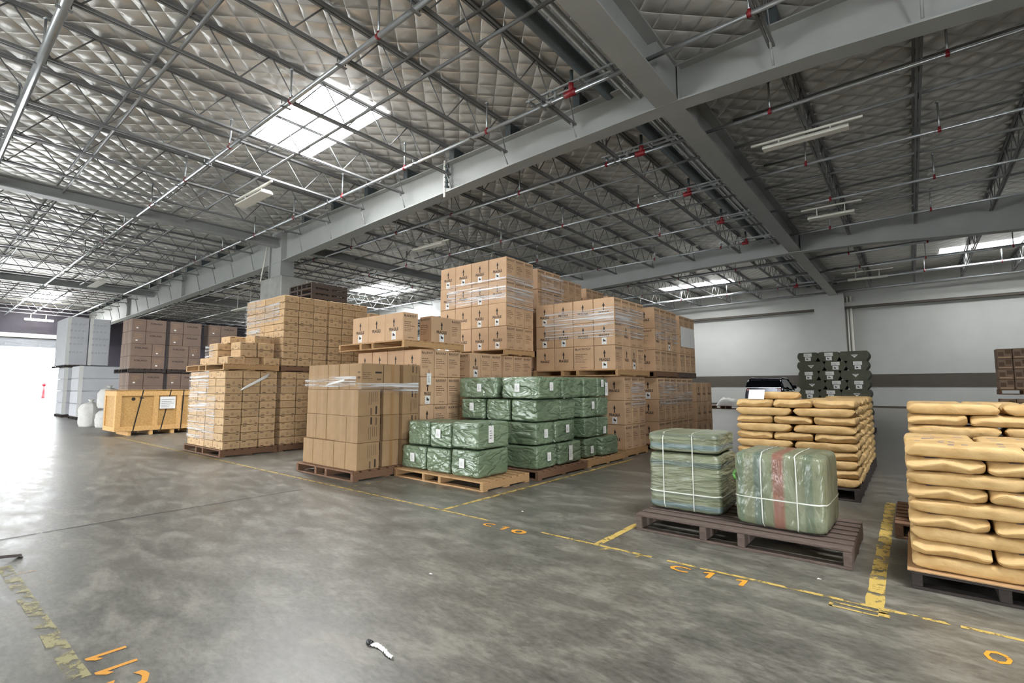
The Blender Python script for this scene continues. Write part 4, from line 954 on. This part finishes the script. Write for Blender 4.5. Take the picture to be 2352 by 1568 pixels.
sack_pallet(-1.95, 8.62, .152, 1.4, 1.04, 10, .107, 'second stack back', lambda k, r, i, n, nl: i == n - 1, 1)
pallet(-1.92, 9.85, 0, 1.36, 1.06, 'wood_black', 'dark pallet under the third sack stack back', .15)
sack_pallet(-1.95, 9.87, .152, 1.4, 1.04, 10, .107, 'third stack back', lambda k, r, i, n, nl: i == n - 1)
for x, y, L, rz, lb in ((-1.5, 7.75, .62, .12, 'extra paper sack lying loose on top of the sacks behind the strapped bales'),):
    sack(x, y, .152 + 10 * .107, L, .42, .1, rz, lb)
o = MB().add([(0, 0, 0), (.2, 0, 0), (.21, .04, .13), (.01, .05, .13)], [(0, 1, 2, 3)]).build('paper_sheet', 'label_white', None, (-1.78, 7.42, .152 + 10 * .107)); tag(o, 'white paper slip lying at the edge on top of the paper sacks', 'paper')
pallet(-.08, 4.54, 0, 1.28, 1.1, 'wood_black', 'pallet at the right edge of the picture under the nearest paper sacks', .12)  # black wood colour stands in for the shadow beneath these sacks
tag(MB().box(-.1, 4.52, .121, 1.25, 5.65, .131, 0, .002).build('plywood_sheet', 'wood_pallet'), 'thin pale board between the nearest paper sacks and their pallet', 'board')
sack_pallet(-.08, 4.56, .133, 1.3, 1.06, 9, .096, 'nearest stack by right edge', allk)
pallet(-.2, 5.9, 0, 1.4, 1.1, 'wood_brown', 'weathered pallet sticking out behind the nearest sack stack', .14)
sack_pallet(-.06, 5.95, .142, 1.3, 1.06, 11, .1, 'stack behind the nearest one', lambda k, r, i, n, nl: r == 0 or i == 0 or k >= nl - 1)
# ------------------------------------------------------------ dark tray cartons before the far wall
TM = ['tray_green', 'label_white', 'ink', 'paper_print']
def tray(w, d, h, kind):
    c = min(.07, w * .16); mb = MB()
    mb.prism([(c, 0), (w - c, 0), (w, h * .42), (w, h * .7), (w - c * .6, h), (c * .6, h), (0, h * .7), (0, h * .42)][::-1], 0, d)
    F = front(mb, 0, 0, 0)
    if kind: F.rect(w * .32, h * .55, w * .72, h * .92, 1); F.rect(w * .38, h * .1, w * .66, h * .5, 1); pic_forklift(F, w * .43, h * .2, h * .22, 2); F.lines(w * .36, h * .62, w * .68, h * .88, 3, 3, 3)
    else: F.poly([(w * .4, h * .62), (w * .52, h * .3), (w * .64, h * .62)], 1); F.rect(w * .46, h * .5, w * .58, h * .55, 2, 2)
    return mb.mesh('tray_carton', TM)
TW = 1.86; th = .29; T_ = {}
pallet(-2.82, 17.98, 0, 1.9, 1.04, 'wood_black', 'black pallet under the dark green tray cartons near the grey wall', .13)
for k in range(8):
    ws = [.74, .56, .56] if k % 2 == 0 else [.56, .56, .74]; x = -2.82
    for i, w in enumerate(ws):
        kd = w < .7
        if (w, kd) not in T_: T_[w, kd] = tray(w - .006, 1.0, th - .003, kd)
        lay = 'top layer' if k == 7 else ('bottom layer' if k == 0 else ORD[k + 1] + ' layer')
        tag(link('tray_carton', T_[w, kd], None, (x + (k % 2) * .02, 18, .13 + k * th)), f'dark green tray carton, {lay}, {ORD[i + 1]} from the left, before the grey wall', 'carton', 'dark green tray cartons'); x += w
# brown tray cartons at the right edge
bt = MB().box(0, 0, 0, .32, .5, .29, 0, .01); F = front(bt, 0, 0, 0); F.rect(.03, .08, .15, .2, 1); F.rect(.18, .14, .3, .26, 1); F.rect(.03, .03, .29, .06, 2)
bt = bt.mesh('check_carton', ['tray_brown', 'ink_soft', 'cardboard'])
for zz, nl, nm in ((0, 3, 'lower'), (1.15, 4, 'upper')):
    pallet(1.95, 20, zz, 1.4, .6, 'wood_brown', f'{nm} pallet of the chequered cartons far off at the right edge', .14)
    for k in range(nl):
        for i in range(4): tag(link('check_carton', bt, None, (1.96 + .335 * i, 20.02, zz + .14 + k * .295)), f'chequered brown carton far right, {nm} tier, {ORD[k + 1]} layer, {ORD[i + 1]} from the left', 'carton', 'chequered brown cartons')
# white heap on a pallet by the wall
pallet(-9.9, 32, 0, 1.7, 1.2, 'wood_brown', 'reddish pallet on the floor left of the parked car under a white heap', .2)
mb = MB(); mb.grid(lambda u, v: ((u - .5) * 1.2, (v - .5) * .9, max(0, (.44 + .12 * N.noise(Vector((u * 5, v * 5, 3)))) * (1 - (2 * u - 1) ** 4) * (1 - (2 * v - 1) ** 4))), 18, 14)
tag(mb.build('plastic_heap', 'bag_white', None, (-9.0, 32.6, .205)), 'crumpled white plastic heap on the pallet by the far wall', 'plastic sheet')
# ------------------------------------------------------------ parked car, seen from behind
def car():
    c = empty('car', (-5.95, 28.0, 0)); tag(c, 'dark blue car parked before the far wall, rear end showing over the sacks', 'car')
    Wc, Lc = 1.94, 4.5
    st = [(0, .45, 1.3, .88), (.1, .3, 1.42, .96), (.5, .26, 1.4, 1), (2.2, .26, 1.32, 1), (3.4, .28, 1.2, .97), (4.3, .32, 1.02, .88), (4.5, .42, .84, .78)]
    mb = MB(); n = 20
    def ring(y, z0, z1, k):
        out = []
        for i in range(n):
            a = 2 * math.pi * i / n; x = math.copysign(abs(math.cos(a)) ** .35, math.cos(a)); z = math.copysign(abs(math.sin(a)) ** .55, math.sin(a))
            out.append((x * Wc / 2 * k * (1 - .06 * max(0, z)), y, (z0 + z1) / 2 + z * (z1 - z0) / 2))
        return out
    R = [ring(*s) for s in st]; vs = [v for r in R for v in r]
    fs = [(j * n + i, j * n + (i + 1) % n, (j + 1) * n + (i + 1) % n, (j + 1) * n + i) for j in range(len(R) - 1) for i in range(n)]
    mb.add(vs, fs, 0, True); mb.add(R[0], [tuple(range(n))]); mb.add(R[-1], [tuple(range(n - 1, -1, -1))]); mb.build('body', 'car_paint', c)
    cab = [(.1, 1.38, .9), (.3, 1.7, .78), (.6, 1.8, .74), (2.2, 1.78, .74), (2.75, 1.58, .78), (3.4, 1.18, .86)]
    m = MB(); P = []
    for y, z, k in cab: P.append([(-Wc / 2 * k, y, z), (Wc / 2 * k, y, z)])
    roof = [p for p in P]; m.add([v for p in roof for v in p], [(2 * i, 2 * i + 1, 2 * i + 3, 2 * i + 2) for i in range(2, 3)])
    m.box(-Wc * .37, .5, 1.77, Wc * .37, 2.25, 1.81, 0, .015)
    for sg in (-1, 1):
        for (y0, z0, k0), (y1, z1, k1) in zip(cab, cab[1:]): m.bar((sg * Wc / 2 * k0, y0, z0), (sg * Wc / 2 * k1, y1, z1), .045, 6)
        m.bar((sg * Wc / 2 * .86, 1.55, 1.05), (sg * Wc / 2 * .71, 1.5, 1.68), .04, 6)
    m.build('roof', 'car_paint', c)
    MB().add([P[0][0], P[0][1], P[1][1], P[1][0]], [(0, 1, 2, 3)]).add([P[1][0], P[1][1], P[2][1], P[2][0]], [(0, 1, 2, 3)]).build('rear_window', 'car_glass', c)
    MB().add([P[4][0], P[4][1], P[5][1], P[5][0]], [(0, 1, 2, 3)]).build('windscreen', 'car_glass', c)
    for sg in (-1, 1):
        i = 0 if sg < 0 else 1
        MB().add([(P[0][i][0], .14, 1.36), P[1][i], P[2][i], P[3][i], P[4][i], (P[5][i][0], 3.3, 1.2)], [(0, 1, 2, 3, 4, 5)]).build('side_window', 'car_glass', c)
        MB().bar((sg * Wc * .37, .7, 1.84), (sg * Wc * .37, 2.1, 1.83), .02, 6).build('roof_rail', 'car_chrome', c)
        MB().box(sg * .62 - .2 * (sg < 0) * 1 - 0, -.01, 1.14, sg * .62 + .2 + .0 - (.0 if sg > 0 else .2), .1, 1.28, 0, .02).build('tail_lamp', 'tail_red', c)
        MB().box(sg * 1.02 - .12, 2.3, 1.26, sg * 1.02 + .1, 2.45, 1.44, 0, .03).build('mirror', 'car_paint', c)
        for y in (.85, 3.6):
            w = MB().bar((sg * .78, y, .33), (sg * .98, y, .33), .33, 20).build('wheel', 'tyre', c); MB().bar((sg * .975, y, .33), (sg * .985, y, .33), .2, 12).build('hub', 'car_chrome', w)
    MB().box(-.8, -.03, 1.3, .8, .08, 1.33, 0, .008).build('trim_strip', 'car_chrome', c)
    MB().box(-.7, -.06, .4, .7, .1, .6, 0, .03).build('bumper', 'tyre', c)
car()
# ------------------------------------------------------------ stretch film on the stacks
def film(name_label, quads, group='stretch film'):
    mb = MB()
    for (a, b, z0, z1) in quads:
        a, b = Vector(a), Vector(b); L = (b - a).length; nrm = Vector((b.y - a.y, a.x - b.x, 0)).normalized(); n = max(4, int(L / .12))
        mb.grid(lambda u, v: tuple(Vector((a.x + (b.x - a.x) * u, a.y + (b.y - a.y) * u, z0 + (z1 - z0) * v + .025 * N.noise(Vector((u * L * 1.5, z0 * 3, v * 2))))) + nrm * (.016 + .008 * N.noise(Vector((u * L * 4, v * 9, z0))))), n, 6)
    return tag(mb.build('stretch_film', 'stretch_film'), name_label, 'film', group)
film('band of clear stretch film round the upper layers of the tallest carton stack', [((-8.2, 7.82, 0), (X2, 7.82, 0), 3.2, 3.7), ((X2, 7.82, 0), (X2, 8.76, 0), 3.05, 3.75)])
film('shiny stretch film round the top two layers of the wide carton stack', [((-6.2, 8.85, 0), (X3 - .02, 8.85, 0), 2.38, 2.98), ((X3 - .02, 8.85, 0), (X3 - .02, 10.2, 0), 2.4, 3.02)])
film('dull stretch film over the side of the dark stack behind the tallest', [((X2, 9.06, 0), (X2, 9.98, 0), 3.1, 3.95)])
film('stretch film over the flank of the first rear right stack', [((X5, 10.4, 0), (X5, 11.7, 0), 2.4, 3.0)])
film('stretch film low on the base of the wide stack', [((X3, 9.45, 0), (X3, 10.15, 0), .95, 1.5)])
film('stretch film low on the base behind the wide stack', [((X5, 10.55, 0), (X5, 12.6, 0), .95, 1.5)])
film('stretch film covering the aisle face of the low block of flat cartons', [((-12.7, 4.17, 0), (-11.6, 4.17, 0), 1.2, 1.74), ((-12.7, 4.17, 0), (-11.2, 4.17, 0), .3, 1.2)])
film('silvery stretch film on the upper aisle face of the tall block', [((-12.7, Y2, 0), (-11.9, Y2, 0), 2.5, 3.46), ((-11.9, Y2, 0), (-11.0, Y2, 0), 2.9, 3.3)])
film('scrap of stretch film over the silvery left pile of loose flat cartons', [((-12.2, 4.28, 0), (-11.75, 4.28, 0), zt - 9 if False else 1.9, 2.3)])
film('thin stretch film band drawn round the top of the kraft cartons', [((-8.0, 4.36, 0), (KX + .01, 4.34, 0), 1.4, 1.56), ((KX + .01, 4.34, 0), (KX + .04, 5.5, 0), 1.3, 1.46)])
mb = MB()
for k in range(5):
    y0 = 4.36 + k * .012; mb.bar((X1 + .03, y0 + .1, 1.33 + k * .012), (X1 + .03, y0 + .62, 1.6 + k * .02), .012, 5)
tag(mb.build('film_tail', 'label_white'), 'twisted white film tail slanting across the side of the low block', 'film')
mb = MB()
for k in range(4): mb.bar((-7.3 + k * .02, 4.33, 1.42 + .01 * k), (KX - .28, 4.31, 1.485 + .008 * k), .006, 5)
tag(mb.build('film_tail', 'label_white'), 'twisted white film strand across the corner of the kraft cartons', 'film')
# ------------------------------------------------------------ floor paint and litter
ZF = .0018
def strip(name, label, pts, w, mat, cat='floor line', group='painted floor lines'):
    mb = MB(); r = random.Random(len(pts) + int(w * 1000))
    for (x0, y0), (x1, y1) in pts:
        d = Vector((x1 - x0, y1 - y0)); L = d.length; d /= L; nrm = Vector((-d.y, d.x)); n = max(2, int(L / .12)); vs = []
        for i in range(n + 1):
            for s in (-1, 1):
                t = L * i / n; q_ = w / 2 * s * r.uniform(.85, 1.08); vs.append((x0 + d.x * t + nrm.x * q_, y0 + d.y * t + nrm.y * q_, ZF))
        mb.add(vs, [(2 * i, 2 * i + 2, 2 * i + 3, 2 * i + 1) for i in range(n)])
    return tag(mb.build(name, mat), label, cat, group)
strip('floor_line', 'long thin yellow line along the front of the storage bays', [((-18, 4.0), (-9.5, 4.0)), ((-9.5, 3.99), (-3.55, 4.0)), ((-2.86, 4.0), (-1.75, 4.0)), ((-1.62, 4.0), (.1, 4.0)), ((.14, 4.0), (3.0, 4.0))], .038, 'paint_yellow')
strip('floor_line', 'yellow bay line running under the kraft carton pallet', [((-6.22, 4.02), (-6.22, 6.5))], .05, 'paint_yellow_worn')
strip('floor_line', 'yellow bay line beside the nearest green bales pallet', [((-4.25, 4.0), (-4.27, 9.0))], .06, 'paint_yellow')
strip('floor_line', 'yellow bay line ending at the dark pallet with strapped bales', [((-2.26, 4.02), (-2.27, 9.0))], .07, 'paint_yellow')
strip('floor_line', 'broad yellow bay line between the strapped bales and the nearest sacks', [((-.27, 4.02), (-.28, 7.6)), ], .1, 'paint_yellow')
strip('floor_line', 'yellow outline box painted where the broad bay line meets the aisle line', [((-.5, 3.93), (-.18, 3.93)), ((-.5, 3.86), (-.24, 3.86)), ((-.49, 3.85), (-.49, 3.95))], .022, 'paint_yellow')
strip('floor_line', 'small solid yellow square painted at the end of the broad bay line', [((-.215, 3.87), (-.215, 3.98))], .06, 'paint_yellow')
strip('floor_line', 'small hooked yellow mark on the aisle line before the dark pallet', [((-2.17, 3.9), (-2.13, 3.97)), ((-1.86, 3.92), (-1.84, 4.0))], .03, 'paint_yellow')
strip('floor_tape', 'worn yellow and black tape across the lower left corner of the floor', [((-5.62, .63), (-3.2, .655))], .085, 'tape_floor', 'floor tape')
strip('floor_joint', 'dark cracked slab joint running across the open floor', [((-6.6, -6), (-6.62, 1.6)), ((-6.62, 1.6), (-6.58, 3.6))], .03, 'joint_dark', 'floor joint')
def code(label, items, mat, rot=False):
    """items: (character, x, y, w, h) lying on the floor, tops away from the camera unless rot"""
    o = empty('floor_code'); tag(o, label, 'floor number', 'painted bay numbers')
    for ch, x, y, w, h in items:
        vs, fs, _ = text_polys(ch, .02)
        if ch == '1': vs, fs = [(.42, 0), (.74, 0), (.78, 1), (.5, 1), (.05, .8), (.05, .62), (.44, .74)], [(0, 1, 2, 3, 6), (3, 4, 5, 6)]
        MB().add([(x + (1 - a if rot else a) * w, y + (1 - b if rot else b) * h, ZF + .0004) for a, b in vs], fs).build('letter' if ch in 'CO' else 'numeral', mat, o)
    return o
code('orange code C 11 painted before the dark pallet', [('C', -1.55, 3.83, .15, .11), ('1', -1.31, 3.83, .1, .13), ('1', -1.08, 3.83, .1, .13)], 'paint_orange')
code('worn code C 10 painted before the nearest green bales bay', [('C', -3.5, 3.83, .13, .1), ('1', -3.28, 3.83, .1, .11), ('0', -3.13, 3.82, .17, .12)], 'paint_orange')
code('faded code painted before the kraft cartons', [('C', -5.42, 3.83, .12, .1), ('9', -5.2, 3.83, .12, .1)], 'paint_faded')
code('bright orange code reading towards the opposite side, lower left of the floor', [('1', -3.43, .71, .09, .17), ('1', -3.23, .71, .09, .17), ('C', -3.06, .71, .16, .17)], 'paint_orange', True)
code('ghostly orange code beyond the worn tape at the left edge', [('1', -5.36, .67, .1, .17), ('1', -4.98, .67, .1, .17)], 'paint_faded', True)
code('faint orange ring painted at the lower right of the floor', [('O', .21, 3.6, .11, .15)], 'paint_orange')
cr_ = empty('film_strip', (-2.29, 1.72, 0)); tag(cr_, 'crumpled silvery film strip with a dark end lying on the bare floor', 'litter')
mb = MB(); mb.grid(lambda u, v: (-.08 + u * .2, (v - .5) * .03 * (1 - .3 * u) + .012 * math.sin(u * 5), .004 + .02 * abs(N.noise(Vector((u * 9, v * 4, 1)))) + .006 * math.sin(v * 3.1)), 18, 5); mb.build('strip', 'label_white', cr_)
MB().bar((-.11, .0, .012), (-.075, -.002, .012), .014, 8).build('dark_end', 'strap_black', cr_)
mb = MB(); mb.grid(lambda u, v: (-5.84 + (u - .5) * .1, .52 + v * .24, .004 + .025 * abs(u - .5) + .01 * math.sin(v * 4)), 6, 10); tag(mb.build('cardboard_scrap', 'leaf_brown'), 'dark brown scrap lying at the left edge of the floor', 'litter')
for n, (x, y) in enumerate(((-.62, 4.3), (-2.9, 2.6), (-3.5, 4.5))):
    tag(MB().add([(0, 0, .003), (.03, .005, .006), (.026, .02, .003), (.004, .018, .008)], [(0, 1, 2, 3)]).build('paper_scrap', 'label_white', None, (x, y, 0)), ['tiny white scrap on the floor before the dark pallet', 'tiny white scrap on the open floor', 'tiny scrap on the floor near the green bales'][n], 'litter')
# outside the bright doorway: a red post with a grey hose base
o = empty('hydrant', (-62.5, 8.6, 0)); tag(o, 'red post with a grey base outside, almost lost in the doorway glare', 'hydrant')
MB().bar((0, 0, 0), (0, 0, 1.6), .14, 10).bar((0, 0, 1.6), (0, 0, 1.8), .2, 10, r2=.1).build('post', 'red_paint', o)
MB().box(-.5, -1.6, 0, .5, .4, .35, 0, .08).build('base', 'concrete_column', o)
